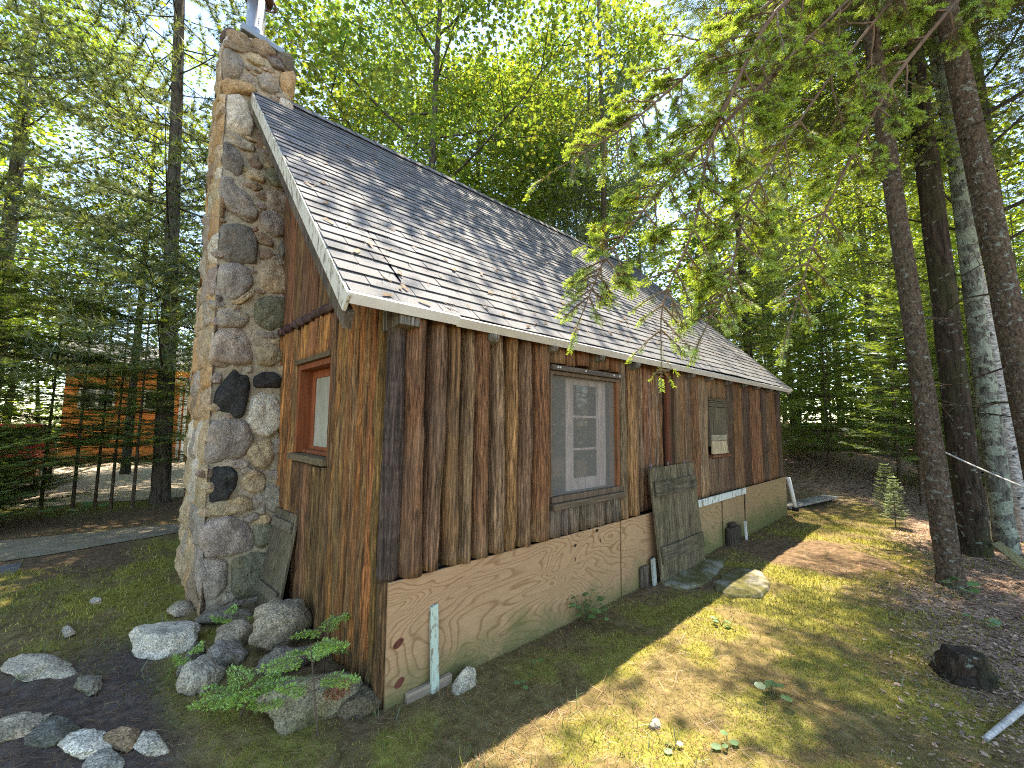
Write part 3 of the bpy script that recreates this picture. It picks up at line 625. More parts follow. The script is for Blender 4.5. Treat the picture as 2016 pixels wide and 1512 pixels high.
# rough cap of flat stones on the top
for k, (u, w, z, h) in enumerate([(-.67, .26, ZT, .12), (-.44, .26, ZT-.02, .09), (-.24, .25, ZT-.01, .10), (-.62, .5, ZT-.06, .05)]):
    c = np.array([u+w/2, YF(5.2)+.10, z+h/2]); a = np.linspace(0, 6.283, 15)[:-1]
    V = []
    for zz, s in ((-.5, .9), (-.15, 1.06), (.25, 1.0), (.5, .7)):
        for t in a: V.append(c+np.array([math.cos(t)*w*.56*s*(1+.12*math.sin(3*t+k)), math.sin(t)*.13*s*(1+.1*math.cos(2*t+k)), zz*h+.02*math.sin(2*t+k)]))
    f = [[r*14+i, r*14+(i+1) % 14, (r+1)*14+(i+1) % 14, (r+1)*14+i] for r in range(3) for i in range(14)]+[list(range(42, 56))]
    mb.add(V, f, CH['b'] if k % 2 else (.13, .085, .07), True)
chim = mm.build('chimney', M_mortar, cabin); tag(chim, 'tapering chimney of rounded field stones in tan mortar')
mb.build('field_stones', M_stone, chim)
m2 = MB(); v = np.array([[-.52, 2.97, 5.45], [-.06, 2.97, 5.40], [-.06, 3.34, 5.40], [-.52, 3.34, 5.45], [-.52, 2.97, 5.53], [-.06, 2.97, 5.47], [-.06, 3.34, 5.47], [-.52, 3.34, 5.53]])
m2.add(v, BF.copy(), (1, 1, 1)); m2.build('flue_plate', M_tin, chim, .01)
m2 = MB(); tube(m2, [[-.36, 3.13, z] for z in (5.38, 5.6, 5.602, 6.6)], [.105, .105, .100, .100], 24, (1, 1, 1)); fl = m2.build('flue_pipe', M_metal, chim)
m2 = MB(); tube(m2, [[-.36, 3.13, z] for z in (6.02, 6.05, 6.10, 6.16)], [.112, .165, .175, .12], 24, (1, 1, 1)); m2.build('storm_collar', M_rust, fl)
m2 = MB(); a = np.linspace(0, 6.283, 25); tube(m2, np.stack([-.24+.075*np.cos(a), 3.10+0*a, 6.04+.085*np.sin(a)], 1), .012, 8, (1, 1, 1), cap=False); m2.build('guy_ring', M_rust, fl)
m2 = MB(); zs = np.linspace(G, 3.9, 60); tube(m2, np.stack([-.062+.004*np.sin(zs*9), np.array([YF(z) for z in zs])+.02+.008*np.sin(zs*5), zs], 1), .016, 6, (.42, .38, .29), .5); m2.build('caulk_strip', M_paint, chim)
# ================================================================== GROUND
def axis(lo, hi, step, far, g=1.13):
    a = list(np.arange(lo, hi, step)); s = step; x = a[-1]
    while x < far: s *= g; x += s; a.append(x)
    s = step; x = lo; b = []
    while x > -far: s *= g; x -= s; b.append(x)
    return np.array(b[::-1]+a)
gx = axis(-2.8, 6.6, .04, 150); gy = axis(-3.6, 2.6, .04, 150)
Xg, Yg = np.meshgrid(gx, gy, indexing='ij'); Zg = hz(Xg, Yg)
def moss_at(x, y):
    n = fbm(x*.55+40, y*.55+7, 4); m = sstep(.39, .53, n+.10*np.exp(-((x+.6)**2+(y-1.5)**2)/3))
    m = m*(.30+.70*sstep(.40, .58, fbm(x*3.1, y*3.1+3, 4)))
    m = m*(1-.75*sstep(-2.0, -2.9, y-.18*(x-3)))                     # leaf litter under the trees on the right
    m = m*(1-.7*np.exp(-((y+.12)/.16)**2)*(x > -.1)*(x < 8))        # needle drift against the plywood
    m = m*(1-.85*np.exp(-((x+.16)/.2)**2)*(y > -.2)*(y < 2.2))
    return m
def soil_at(x, y): return sstep(.10, .28, fbm(x*2.2+8, y*2.2, 3)*.4+.32*np.exp(-(((x+1.42)/.42)**2+((y-.85)/.75)**2)))*sstep(-.75, -1.05, x)*sstep(2.4, 1.7, y)
def litter_at(x, y): return np.clip(sstep(-1.7, -2.8, y-.12*(x-3)+.9*(fbm(x*.8, y*.8+30, 3)-.5))*sstep(1.2, 2.6, x)+sstep(8.5, 12, x), 0, 1)
cg = np.stack([moss_at(Xg, Yg), litter_at(Xg, Yg), soil_at(Xg, Yg)], -1)
i, j = np.meshgrid(np.arange(len(gx)-1), np.arange(len(gy)-1), indexing='ij'); n = len(gy)
mb = MB(); mb.add(np.stack([Xg, Yg, Zg], -1).reshape(-1, 3), np.stack([i*n+j, (i+1)*n+j, (i+1)*n+j+1, i*n+j+1], -1).reshape(-1, 4), cg.reshape(-1, 3), True)
def groundmat():
    m = Mat('forest_floor'); v = m.coord(); a = m.n('ShaderNodeSeparateColor', i_0=m.attr()).outputs
    f1 = m.noise(v, 60, 4, .7); f2 = m.noise(v, 14, 5, .65); f3 = m.noise(v, 2.2, 4, .6)
    dirt = m.ramp(f2, [(.28, (.07, .044, .027)), (.5, (.155, .10, .056)), (.72, (.25, .17, .10))])
    moss = m.ramp(m.math('ADD', m.math('MULTIPLY', f2, .6), m.math('MULTIPLY', f1, .4)), [(.3, (.10, .098, .024)), (.5, (.225, .21, .045)), (.7, (.33, .30, .078))])
    lit = m.ramp(m.n('ShaderNodeTexVoronoi', i_Vector=m.coord((1, 1, 1)), i_Scale=22.).outputs['Color'], [(.1, (.10, .058, .038)), (.5, (.26, .17, .12)), (.9, (.40, .29, .215))])
    soil = m.ramp(f2, [(.3, (.055, .042, .034)), (.7, (.15, .115, .092))])
    c = m.mix(a[0], dirt, moss); c = m.mix(m.val(m.math('ADD', a[1], m.math('SUBTRACT', f3, .5)), .25, .75), c, lit); c = m.mix(a[2], c, soil)
    return m.surf(c, .95, m.bump(m.math('ADD', f1, m.math('MULTIPLY', f2, 2)), .8, .02), .1)
tag(mb.build('ground', groundmat()), kind='structure')
def sheet(name, poly, h, mat, sub=.35, edge=.0, kind='structure'):
    """flat sheet with a wavering edge laid just above the ground"""
    P = np.array(poly, float); out = []
    for k in range(len(P)):
        a, b = P[k], P[(k+1) % len(P)]; m = max(1, int(np.linalg.norm(b-a)/sub))
        for t in range(m):
            p = a+(b-a)*t/m; out.append(p+edge*(np.array([vnoise(p[0]*2.3, p[1]*2.3), vnoise(p[0]*2.3+50, p[1]*2.3+9)])-.5)*2)
    out = np.array(out); mb = MB(); mb.add(np.column_stack([out, np.full(len(out), h)]), [list(range(len(out)))]); o = mb.build(name, mat); tag(o, kind=kind); return o
def sandmat(name, a, b, sc=5):
    m = Mat(name); v = m.coord(); n1 = m.noise(v, sc, 6, .7); n2 = m.noise(v, 80, 3, .7)
    c = m.mix(m.val(n1, .35, .65), a, b); c = m.mix(1, c, m.grey(m.val(n2, .3, .7, .7, 1.25)), 'MULTIPLY')
    return m.surf(c, .95, m.bump(n2, .6, .01), .1)
sheet('driveway', [(-16, 9.9), (-4, 9.6), (2.5, 9.4), (14, 11), (20, 15), (8, 19.5), (-16, 20)], G+.006, sandmat('pale_gravel', (.50, .42, .33), (.36, .30, .23)), edge=.3)
sheet('path', [(-9, 5.2), (-4, 5.15), (-1.75, 5.25), (-.4, 5.62), (3, 5.75), (7, 5.8), (7, 6.5), (3, 6.4), (-.35, 6.25), (-2.2, 6.55), (-9, 7.4)], G+.010, sandmat('worn_path', (.30, .25, .175), (.20, .165, .11)), edge=.07)
sheet('concrete_pad', [(-4.5, 2.6), (-1.80, 2.75), (-1.86, 3.9), (-1.93, 5.05), (-4.5, 5.0)], G+.012, sandmat('grey_pad', (.17, .165, .155), (.11, .105, .10), 3), edge=.03)

# ---- ground cover: moss blades, fallen needles, dead leaves
def scatter_ground(n, xr, yr, dens, q):
    x = q.uniform(*xr, n); y = q.uniform(*yr, n)
    d = np.hypot(x+1.28, y+2.45); keep = q.random(n) < dens(x, y)*np.clip((3.2/np.maximum(d, .5))**1.6, 0, 1)
    keep &= ~((x > -.06) & (y > -.07) & (x < 8.1)); keep &= ~((x > -.72) & (x < 0) & (y > 2.0))
    return x[keep], y[keep]
q = np.random.default_rng(31)
x, y = scatter_ground(900000, (-2.6, 8.5), (-3.6, 5.0), lambda x, y: moss_at(x, y)*.75*(1-soil_at(x, y)), q)
n = len(x); d = np.hypot(x+1.28, y+2.45)
P = np.column_stack([x, y, hz(x, y)-.002]); D = np.column_stack([q.normal(0, .45, n), q.normal(0, .45, n), np.ones(n)])
tv = np.array([[0, -.14, 0], [0, .14, 0], [1, 0, .12]]); tf = np.array([[0, 1, 2]])
t = fbm(x*2.1+9, y*2.1, 3)[:, None]; c = np.clip((np.array([.36, .31, .058])*(1-t)+np.array([.185, .19, .048])*t)*(.5+.9*q.random((n, 1))), 0, 1)
mb = MB(); scatter(mb, tv, tf, P, D, nrm(q.normal(size=(n, 3))), (.012+.014*q.random(n))*np.clip(d/3.5, .8, 2), c)
tag(mb.build('moss', M_moss), kind='stuff')
x, y = scatter_ground(260000, (-2.4, 9), (-3.8, 3), lambda x, y: .25+.5*fbm(x*1.3, y*1.3, 3), q); n = len(x)
P = np.column_stack([x, y, hz(x, y)+.004+.012*q.random(n)]); a = q.uniform(0, 6.283, n)
D = np.column_stack([np.cos(a), np.sin(a), q.normal(0, .18, n)])
mb = MB(); tvn = np.array([[-.5, -.011, 0], [-.5, .011, 0], [.5, .011, 0], [.5, -.011, 0]]); tfn = np.array([[0, 1, 2, 3]])
scatter(mb, tvn, tfn, P, D, np.column_stack([q.normal(0, .4, n), q.normal(0, .4, n), np.ones(n)]), .035+.05*q.random(n), np.array([.27, .155, .075])*(.35+q.random((n, 1))))
tag(mb.build('fallen_needles', M_litter), kind='stuff')
x, y = scatter_ground(420000, (1.0, 16), (-6, 3), lambda x, y: .9*litter_at(x, y)*1.6, q); n = len(x)
P = np.column_stack([x, y, hz(x, y)+.004+.010*q.random(n)]); a = q.uniform(0, 6.283, n)
tvl = np.array([[-.5, 0, .05], [-.1, -.32, -.02], [.3, -.2, .06], [.55, 0, 0], [.3, .2, .06], [-.1, .32, -.02]]); tfl = np.array([[0, 1, 2, 3], [0, 3, 4, 5]])
mb = MB(); scatter(mb, tvl, tfl, P, np.column_stack([np.cos(a), np.sin(a), q.normal(0, .2, n)]), np.column_stack([q.normal(0, .25, n), q.normal(0, .25, n), np.ones(n)]), .012+.028*q.random(n)**2, np.array([.44, .30, .215])*(.30+.95*q.random((n, 1))))
tag(mb.build('leaf_litter', M_litter), kind='stuff')
# grass blades, thin and scattered
def grass_d(x, y): return sstep(.50, .62, fbm(x*.9+70, y*.9, 3))*.8+.6*(np.abs(y-5.1) < .35)+.7*sstep(7.6, 8.6, x)*(np.abs(y+.7) < 1.3)
x, y = scatter_ground(60000, (-3, 14), (-3.4, 9.6), grass_d, q); n = len(x)
P = np.column_stack([x, y, hz(x, y)-.005]); D = np.column_stack([q.normal(0, .45, n), q.normal(0, .45, n), np.ones(n)])
tvg = np.array([[0, -.03, 0], [0, .03, 0], [.55, .022, .06], [.55, -.022, .06], [1, 0, .28]]); 
mb = MB(); nn = nrm(q.normal(size=(n, 3))); s = .04+.07*q.random(n); cgr = np.array([.12, .16, .04])*(.6+.8*q.random((n, 1)))
scatter(mb, tvg[:4], np.array([[0, 1, 2, 3]]), P, D, nn, s, cgr); scatter(mb, tvg[2:], np.array([[1, 0, 2]]), P, D, nn, s, cgr)
tag(mb.build('grass', M_young), kind='stuff')

# ================================================================== ROCKS
def rock(name, label, c, r, seed, col, cat='boulder', group=None, rz=0, flatn=.0, sink=.3, sub=4, facet=.5):
    q = np.random.default_rng(seed)
    import bmesh
    bm = bmesh.new(); bmesh.ops.create_icosphere(bm, subdivisions=sub, radius=1)
    v = np.array([x.co[:] for x in bm.verts]); f = np.array([[x.index for x in p.verts] for p in bm.faces]); bm.free()
    for k in range(int(9*facet)+5):                                  # flat broken planes
        d = nrm(q.normal(size=3)*np.array([1, 1, .8])); h = q.uniform(.60, .90); t = v@d; v = v-np.where(t > h, (t-h)*.88, 0)[:, None]*d
    o = seed*3.1
    v = v*(1+.40*(fbm(v[:, 0]*1.6+o, v[:, 1]*1.6+v[:, 2]*1.3, 3)-.5)+.26*(fbm(v[:, 0]*5+o, v[:, 1]*5+v[:, 2]*4, 3)-.5))[:, None]
    v = v*np.array(r); v[:, 2] = np.where(v[:, 2] > 0, v[:, 2]*(1-flatn*.3), v[:, 2])
    a = rad(rz); v = v@np.array([[math.cos(a), -math.sin(a), 0], [math.sin(a), math.cos(a), 0], [0, 0, 1]]).T
    z = float(hz(c[0], c[1])); loc = (c[0], c[1], z)
    sink += .08; v = v+np.array([c[0], c[1], z+r[2]*(1-2*sink)])
    cc = np.array(col)*np.array((1.38, 1.24, 1.0))*(1+.7*(fbm(v[:, 0]*9, v[:, 1]*9+v[:, 2]*7, 3)-.5))[:, None]
    mo = np.clip((fbm(v[:, 0]*5+seed, v[:, 1]*5+v[:, 2]*3, 3)-.50)*5, 0, .7)*np.clip(1-(v[:, 2]-z)/max(r[2], .05), 0, 1)
    cc = cc*(1-mo[:, None])+np.array([.075, .075, .02])*mo[:, None]
    mb = MB(); mb.add(v, f, np.clip(cc, .01, 1), True); o = mb.build(name, M_boulder, loc=loc); tag(o, label, cat, group); return o
GB = 'field stones on the mossy mound by the chimney'
rock('boulder', 'flat white slab of rock tilted on the moss in front of the chimney', (-.89, 1.70), (.30, .21, .10), 1, (.42, .41, .38), group=GB, rz=125, sink=.22, facet=.9)
rock('boulder', 'small dark wedge of rock sticking up beside the white slab', (-.76, 1.25), (.15, .07, .13), 2, (.16, .16, .15), group=GB, rz=60, sink=.35)
rock('boulder', 'round pale speckled stone standing alone on the moss', (-.77, .90), (.115, .11, .12), 3, (.30, .29, .26), group=GB, sink=.22, facet=.1)
rock('boulder', 'brownish rounded stone behind the grey one in the middle of the mound', (-.52, 1.38), (.15, .13, .13), 4, (.27, .235, .19), group=GB, sink=.3, facet=.3)
rock('boulder', 'grey angular stone in the middle of the mound', (-.60, 1.14), (.14, .12, .11), 14, (.22, .21, .20), group=GB, sink=.3, rz=30)
rock('boulder', 'largest boulder of the mound, knobbly and grey, near the leaning shutter', (-.26, 1.16), (.24, .22, .22), 5, (.255, .23, .185), group=GB, rz=20, sink=.2, facet=.7)
rock('boulder', 'dark low boulder tucked under the largest boulder', (-.33, .78), (.19, .12, .10), 6, (.15, .14, .125), group=GB, rz=-20, sink=.25)
rock('boulder', 'broad mossy boulder under the bright fir seedling', (-.36, .20), (.27, .17, .15), 7, (.185, .175, .13), group=GB, rz=-12, sink=.32, facet=.4)
rock('boulder', 'thin flat stone half buried below the chimney foot', (-.50, 1.85), (.20, .11, .06), 8, (.21, .19, .165), group=GB, rz=-20, sink=.3)
rock('boulder', 'small stone against the foot of the chimney corner', (-.74, 2.25), (.10, .10, .07), 9, (.30, .27, .22), group=GB)
rock('boulder', 'dark foundation stone beside the plywood corner', (-.13, .03), (.13, .10, .09), 10, (.09, .08, .06), group=GB)
rock('boulder', 'white-topped stone half buried beside the green stake', (.47, -.16), (.14, .075, .085), 11, (.36, .35, .32), sink=.38, rz=25)
rock('pebble', 'pale pebble lying on the shaded lawn', (1.05, -1.16), (.045, .035, .03), 12, (.34, .32, .29), 'pebble', sub=3)
FG = 'flagstones set in the soil by the corner of the photo'
for k, (lab, c, r, col, rz) in enumerate([
    ('big pale oval flagstone at the end of the row', (-1.56, 1.12), (.19, .15, .035), (.30, .27, .23), 30),
    ('bright white angular flagstone, the brightest of the set', (-1.27, .71), (.19, .085, .04), (.50, .50, .48), 118),
    ('brown flagstone with a notch beside the bright white one', (-1.12, .60), (.14, .075, .035), (.27, .19, .135), 112),
    ('grey-blue flagstone sunk in dark soil', (-1.40, .98), (.20, .11, .028), (.135, .14, .145), 110),
    ('broken white flagstone lying among wet soil next to the brown one', (-1.03, .45), (.16, .06, .03), (.36, .35, .33), 105),
    ('low grey flagstone at the edge of the photo', (-1.20, .42), (.15, .08, .028), (.27, .27, .26), 100),
    ('mossy oval flagstone half grown over below the white slab', (-1.27, 1.42), (.16, .075, .035), (.20, .19, .165), 105),
    ('long cracked white flagstone on the moss', (-1.55, 1.95), (.38, .12, .028), (.36, .34, .31), 118),
    ('narrow flagstone streaked with moss, beyond the cracked one', (-1.42, 2.45), (.15, .05, .025), (.34, .32, .30), 100),
    ('small white flagstone alone in dark moss', (-1.28, 3.05), (.12, .045, .022), (.42, .40, .38), 95)]):
    rock('flagstone', lab, c, r, 40+k, col, 'flagstone', FG, rz, sink=.30, sub=4, facet=1.2)
def slab(label, P, h, seed):
    P = chaikin(P, 2); P = P+.035*np.column_stack([fbm(P[:, 0]*9+seed, P[:, 1]*9, 3)-.5, fbm(P[:, 0]*9, P[:, 1]*9+seed+4, 3)-.5])*2; n = len(P); c = P.mean(0); z0 = G+h
    V = []
    for s, z in ((1.03, -.09), (1.0, -.004), (.97, .0), (.75, .006), (.4, .008)):
        Q = c+(P-c)*s; V += [(a, b, z0+z+.022*(float(fbm(a*7+seed, b*7, 3))-.5)) for a, b in Q]
    V.append((c[0], c[1], z0+.008)); f = [[k*n+i, k*n+(i+1) % n, (k+1)*n+(i+1) % n, (k+1)*n+i] for k in range(4) for i in range(n)]+[[4*n+i, 4*n+(i+1) % n, 5*n] for i in range(n)]
    ccw = sum(P[i-1][0]*P[i][1]-P[i][0]*P[i-1][1] for i in range(n)) > 0
    mb = MB(); mb.add(V, f if ccw else [x[::-1] for x in f], (1, 1, 1), True); tag(mb.build('concrete_slab', M_conc, loc=(float(c[0]), float(c[1]), G)), label, 'slab')
slab('mossy concrete slab directly under the foot of the tall leaning shutter', [(3.0, -.10), (3.7, -.12), (4.3, -.12), (4.45, -.30), (3.95, -.42), (3.45, -.50), (3.05, -.40)], .018, 3)
slab('broken piece of concrete with a sunlit corner, out on the lawn before the shutter', [(3.30, -.58), (3.75, -.50), (4.15, -.55), (4.2, -.75), (3.85, -.98), (3.40, -.95), (3.18, -.78)], .022, 8)

# ================================================================== SHUTTERS, STAKES, BOARDS
def plank_shutter(name, label, o, U, Wd, w, h, boards, bats, eyes, seed):
    """batten shutter: o = foot corner, U = along the width, Wd = up the slope"""
    q = np.random.default_rng(seed); U = nrm(U); Wd = nrm(Wd); N_ = np.cross(U, Wd); R_ = (np.column_stack([U, Wd, N_]), np.array(o))
    t = thing(name, label, 'shutter', tuple(o)); m = MB(); bw = w/boards
    for k in range(boards): box(m, (k*bw+.003, q.uniform(-.004, .004), 0), ((k+1)*bw-.003, h+q.uniform(-.004, .004), .022+q.uniform(-.001, .002)), np.array((.135, .108, .062))*q.uniform(.75, 1.25), R_)
    m.build('board_panel', M_board, t, .003)
    for b0, b1, cc in bats:
        m = MB(); box(m, (.04, b0, .026), (w-.03, b1, .050), np.array((.115, .098, .062))*cc, R_); m.build('batten', M_boardh, t, .003)
    for e in eyes:
        m = MB(); a = np.linspace(0, 6.283, 11); p = np.array(o)+U*e+Wd*(h+.028)+N_*.012
        tube(m, p[None]+.013*(np.cos(a)[:, None]*U+np.sin(a)[:, None]*Wd), .0035, 6, (1, 1, 1), cap=False); tube(m, [p-Wd*.013, p-Wd*.032], .004, 6); m.build('screw_eye', M_tin, t)
    return t
plank_shutter('shutter', 'tall grey-brown batten shutter leaning on the long wall under the window side', (3.00, -.17, G+.03), (1, .0, 0), (-.06, .085, 1.13), 1.08, 1.17, 7, ((.17, .34, 1.0), (.86, 1.02, .75)), (.06, .44, .86), 3)
plank_shutter('shutter', 'small dark batten shutter leaning in the corner of chimney and gable', (-.20, 2.06, G+.01), (.03, -.5, 0), (.13, .02, .83), .53, .84, 3, ((.12, .21, 1.1), (.69, .77, 1.2)), (.46,), 4)
def stake(label, c, h, w, tilt, col, seed):
    mb = MB(); q = np.random.default_rng(seed); z = float(hz(*c)); T = np.array([tilt[0], tilt[1], 1.])
    V = []
    for k, s in enumerate((-.08, h*.5, h-.02, h)):
        for a, b in ((-w/2, -.012), (w/2, -.012), (w/2, .012), (-w/2, .012)): V.append(np.array([c[0]+a, c[1]+b, z])+T*(s+(.012*a/w if k == 3 else 0)))
    f = [[3, 2, 1, 0], [12, 13, 14, 15]]+[[r*4+i, r*4+(i+1) % 4, r*4+4+(i+1) % 4, r*4+4+i] for r in range(3) for i in range(4)]
    mb.add(V, f, col); o = mb.build('stake', M_paint, bevel=.003, loc=(c[0], c[1], z)); tag(o, label, 'stake', 'stakes propping the plywood'); return o
stake('tall pale green stake standing against the plywood near the corner', (.285, -.11), .50, .055, (.0, .07), (.42, .50, .40), 1)
stake('short weathered stake at the plywood just before the tall shutter', (2.96, -.13), .26, .065, (0, .06), (.34, .37, .32), 2)
stake('thin white stake in front of the gap between far plywood panels', (5.55, -.17), .26, .05, (0, .05), (.55, .54, .50), 3)
mb = MB(); box(mb, (.10, -.105, G-.03), (.42, -.068, G+.055), (.30, .235, .165)); tag(mb.build('wood_block', M_trimh, bevel=.004, loc=(.26, -.09, G)), 'low wood block behind the foot of the green stake', 'wood block')
mb = MB(); box(mb, (2.76, -.10, G), (2.90, -.068, G+.20), (.09, .07, .05)); tag(mb.build('board_scrap', M_board, bevel=.004, loc=(2.83, -.08, G)), 'dark board scrap behind the short weathered stake', 'board')
mb = MB(); box(mb, (5.02, -.16, G-.02), (5.40, -.075, G+.24), (.05, .04, .03)); box(mb, (5.10, -.14, G+.24), (5.28, -.08, G+.30), (.05, .04, .03)); tag(mb.build('stump_block', M_board, bevel=.02, loc=(5.2, -.1, G)), 'dark rotten block wedged at the gap in the far plywood', 'wood block')
def beam(name, label, cat, a, b, w, h, mat, col, roll=0):
    a, b = np.array(a, float), np.array(b, float); d = nrm(b-a); u = nrm(np.cross([0, 0, 1.], d)); n_ = np.cross(d, u); c_, s_ = math.cos(roll), math.sin(roll); u, n_ = c_*u+s_*n_, -s_*u+c_*n_
    mb = MB(); box(mb, (0, -w/2, -h/2), (np.linalg.norm(b-a), w/2, h/2), col, (np.column_stack([d, u, n_]), a)); o = mb.build(name, mat, bevel=.003, loc=tuple(a)); tag(o, label, cat); return o
beam('plank', 'yellowish plank sloping between the dark trunks', 'plank', (7.05, -2.62, -.52), (5.75, -2.93, -.62), .09, .035, M_trim, (.42, .36, .18), .5)
beam('plank', 'grey planks lying flat beyond the far cabin corner', 'plank', (8.6, .15, -.66), (10.2, -.35, -.56), .28, .04, M_boardh, (.34, .33, .31))
mb = MB(); Pq = np.array([[2.20, -2.42, G+.02], [2.45, -2.50, G+.03], [2.75, -2.60, G+.05], [3.2, -2.80, G+.04]]); tube(mb, Pq, [.014, .017, .018, .02], 9, (.42, .40, .37), .1); tag(mb.build('fallen_branch', M_trim, loc=tuple(Pq[0])), 'bare grey branch lying at the edge of the lawn', 'branch')
mb = MB(); t_ = np.linspace(0, 1, 30)[:, None]; Pq = np.array([7.02, -2.03, .74])*(1-t_)+np.array([3.9, -3.9, .02])*t_; Pq[:, 2] -= .10*np.sin(t_[:, 0]*3.14); tube(mb, Pq, .009, 7, (1, 1, 1)); tag(mb.build('rope', M_rope, loc=tuple(Pq[0])), 'white rope stretched past the dark trunks', 'rope')
# mossy stump
mb = MB(); zs = np.linspace(G-.05, G+.16, 8); tube(mb, np.stack([3.02+.02*zs, -2.34+0*zs, zs], 1), np.linspace(.17, .09, 8), 18, (1, 1, 1), .35, seed=6); tag(mb.build('stump', B_dark, loc=(3.02, -2.34, G)), 'low mossy stump on the lawn in front of the leaning fir', 'stump')
# ================================================================== TREES
def bez(a, b, droop, n): 
    t = np.linspace(0, 1, n)[:, None]; p = np.asarray(a)*(1-t)+np.asarray(b)*t; p[:, 2] += droop*4*(t*(1-t))[:, 0]; return p
# templates -----------------------------------------------------------
def star():
    a = np.array([0, 33, 65, 97, 130, 180, 230, 263, 295, 327])*math.pi/180; r = np.array([.55, .24, .5, .24, .4, .42, .4, .24, .5, .24])
    v = np.stack([.45+r*np.cos(a), r*np.sin(a), -.16*(r/.5)**2+0*a], 1); v = np.vstack([v, [[.45, 0, 0]]])
    return v, np.array([[k, (k+1) % 10, 10] for k in range(10)])
LEAF = star()
LEAF5 = (np.array([[0, 0, 0], [.3, -.42, -.05], [.85, -.32, -.1], [1.05, .0, -.12], [.8, .34, -.1], [.3, .4, -.05]]), np.array([[0, 1, 2], [0, 2, 3], [0, 3, 4], [0, 4, 5]]))
def frond(pairs=9, nl=.30, wd=.035):
    v = []; f = []
    for k in range(pairs):
        x = .06+.9*k/pairs; l = nl*(1-.45*(k/pairs)**2)
        for s in (-1, 1):
            b = len(v); v += [[x-wd, 0, 0], [x+wd, 0, 0], [x+l*.62, s*l*.80, .03+.05*(k % 2)]]; f.append([b, b+1, b+2] if s > 0 else [b+1, b, b+2])
    b = len(v); v += [[.9, -.03, 0], [.9, .03, 0], [1.12, 0, 0]]; f.append([b, b+1, b+2])
    return np.array(v), np.array(f)
FROND = frond()
TRI = (np.array([[0, -.5, 0], [0, .5, 0], [1, 0, 0]]), np.array([[0, 1, 2]]))

def conifer_bough(q, Lb, kind, z0, az, up, droop, twigs, base_r):
    """axis polyline + shoots (positions, directions, normals, sizes)"""
    d = np.array([math.cos(az), math.sin(az), up]); a = np.array([math.cos(az)*base_r, math.sin(az)*base_r, z0])
    ax = bez(a, a+d*Lb, droop*Lb, 9); ax[:, 2] -= .0
    P, D = [], []; sub = []
    side = nrm(np.cross(d, [0, 0, 1.]))
    for k in range(twigs):
        t = .22+.78*(k+q.random()*.6)/twigs; i = min(7, int(t*8)); w = t*8-i
        p = ax[i]*(1-w)+ax[i+1]*w; tan = nrm(ax[i+1]-ax[i]); s = 1 if k % 2 else -1
        tl = Lb*(.50*(1-t)+.12)*q.uniform(.7, 1.15); td = nrm(tan*.75+side*s*.85+np.array([0, 0, q.uniform(-.12, .12)]))
        m = max(2, int(tl/(.085 if kind == 'fir' else .10)))
        for j in range(m):
            u = (j+.5)/m; pp = p+td*tl*u+np.array([0, 0, -.10*tl*u*u])
            if kind == 'fir':
                for s2 in (-1, 1):
                    P.append(pp); D.append(nrm(td+nrm(np.cross(td, [0, 0, 1.]))*s2*.75+q.normal(0, .1, 3)))
            else: P.append(pp); D.append(td)
        sub.append((p, p+td*tl+np.array([0, 0, -.10*tl])))
        P.append(p+td*tl); D.append(td)
    P.append(ax[-1]); D.append(nrm(ax[-1]-ax[-2]))
    return ax, np.array(P), np.array(D), sub
def conifer(kind, H, zlo, Lmax, levels, per, seed, shape=.8, col=(.05, .085, .03), tip=(.09, .14, .04), twigs=12, size=.16, up=.12, droop=-.06, rnd=0):
    """crown mesh (needles + thin wood) for a trunk of height H, boughs between zlo and the tip"""
    q = np.random.default_rng(seed); mb = MB(); wb = MB()
    for lv in range(levels):
        t = (lv+q.random()*.5)/levels; z = zlo+(H-zlo)*t
        for b in range(per):
            az = 6.283*(b+q.random()*.7)/per+lv*1.9
            Lb = Lmax*max(.10, (1-t)**shape)*q.uniform(.65, 1.15)
            if rnd: Lb = Lmax*max(.15, (1-abs(t-.3)*1.1))*q.uniform(.4, 1.15)
            nb = max(4, int(twigs*Lb/Lmax))
            ax, P, D, sub = conifer_bough(q, Lb, kind, z, az, up+.35*t+q.normal(0, .08), droop, nb, .03)
            tube(wb, ax, np.linspace(.006+.0045*Lb, .003, 9), 4, (.07, .055, .04), cap=False)
            for a, c in (sub[::2] if kind == 'fir' else sub[::4]): wb.add([a+[0, 0, .004], a-[0, 0, .004], c], [[0, 1, 2]], (.07, .055, .04))
            n = len(P); tone = q.uniform(.65, 1.3)
            age = q.random((n, 1))**3
            C = (np.array(col)*(1-age)+np.array(tip)*age)*tone
            if kind == 'fir':
                scatter(mb, *FROND, P, D+q.normal(0, .06, (n, 3)), np.column_stack([q.normal(0, .25, n), q.normal(0, .25, n), np.ones(n)]), size*q.uniform(.7, 1.2, n), C)
            else:
                m = 18; PP = np.repeat(P, m, 0); DD = nrm(np.repeat(D, m, 0)*.8+q.normal(0, .55, (n*m, 3))+np.array([0, 0, .12]))
                scatter(mb, np.array([[0, -.045, 0], [0, .045, 0], [1, 0, 0]]), TRI[1], PP, DD, q.normal(size=(n*m, 3)), size*q.uniform(.7, 1.15, n*m), np.repeat(C, m, 0))
    return mb, wb
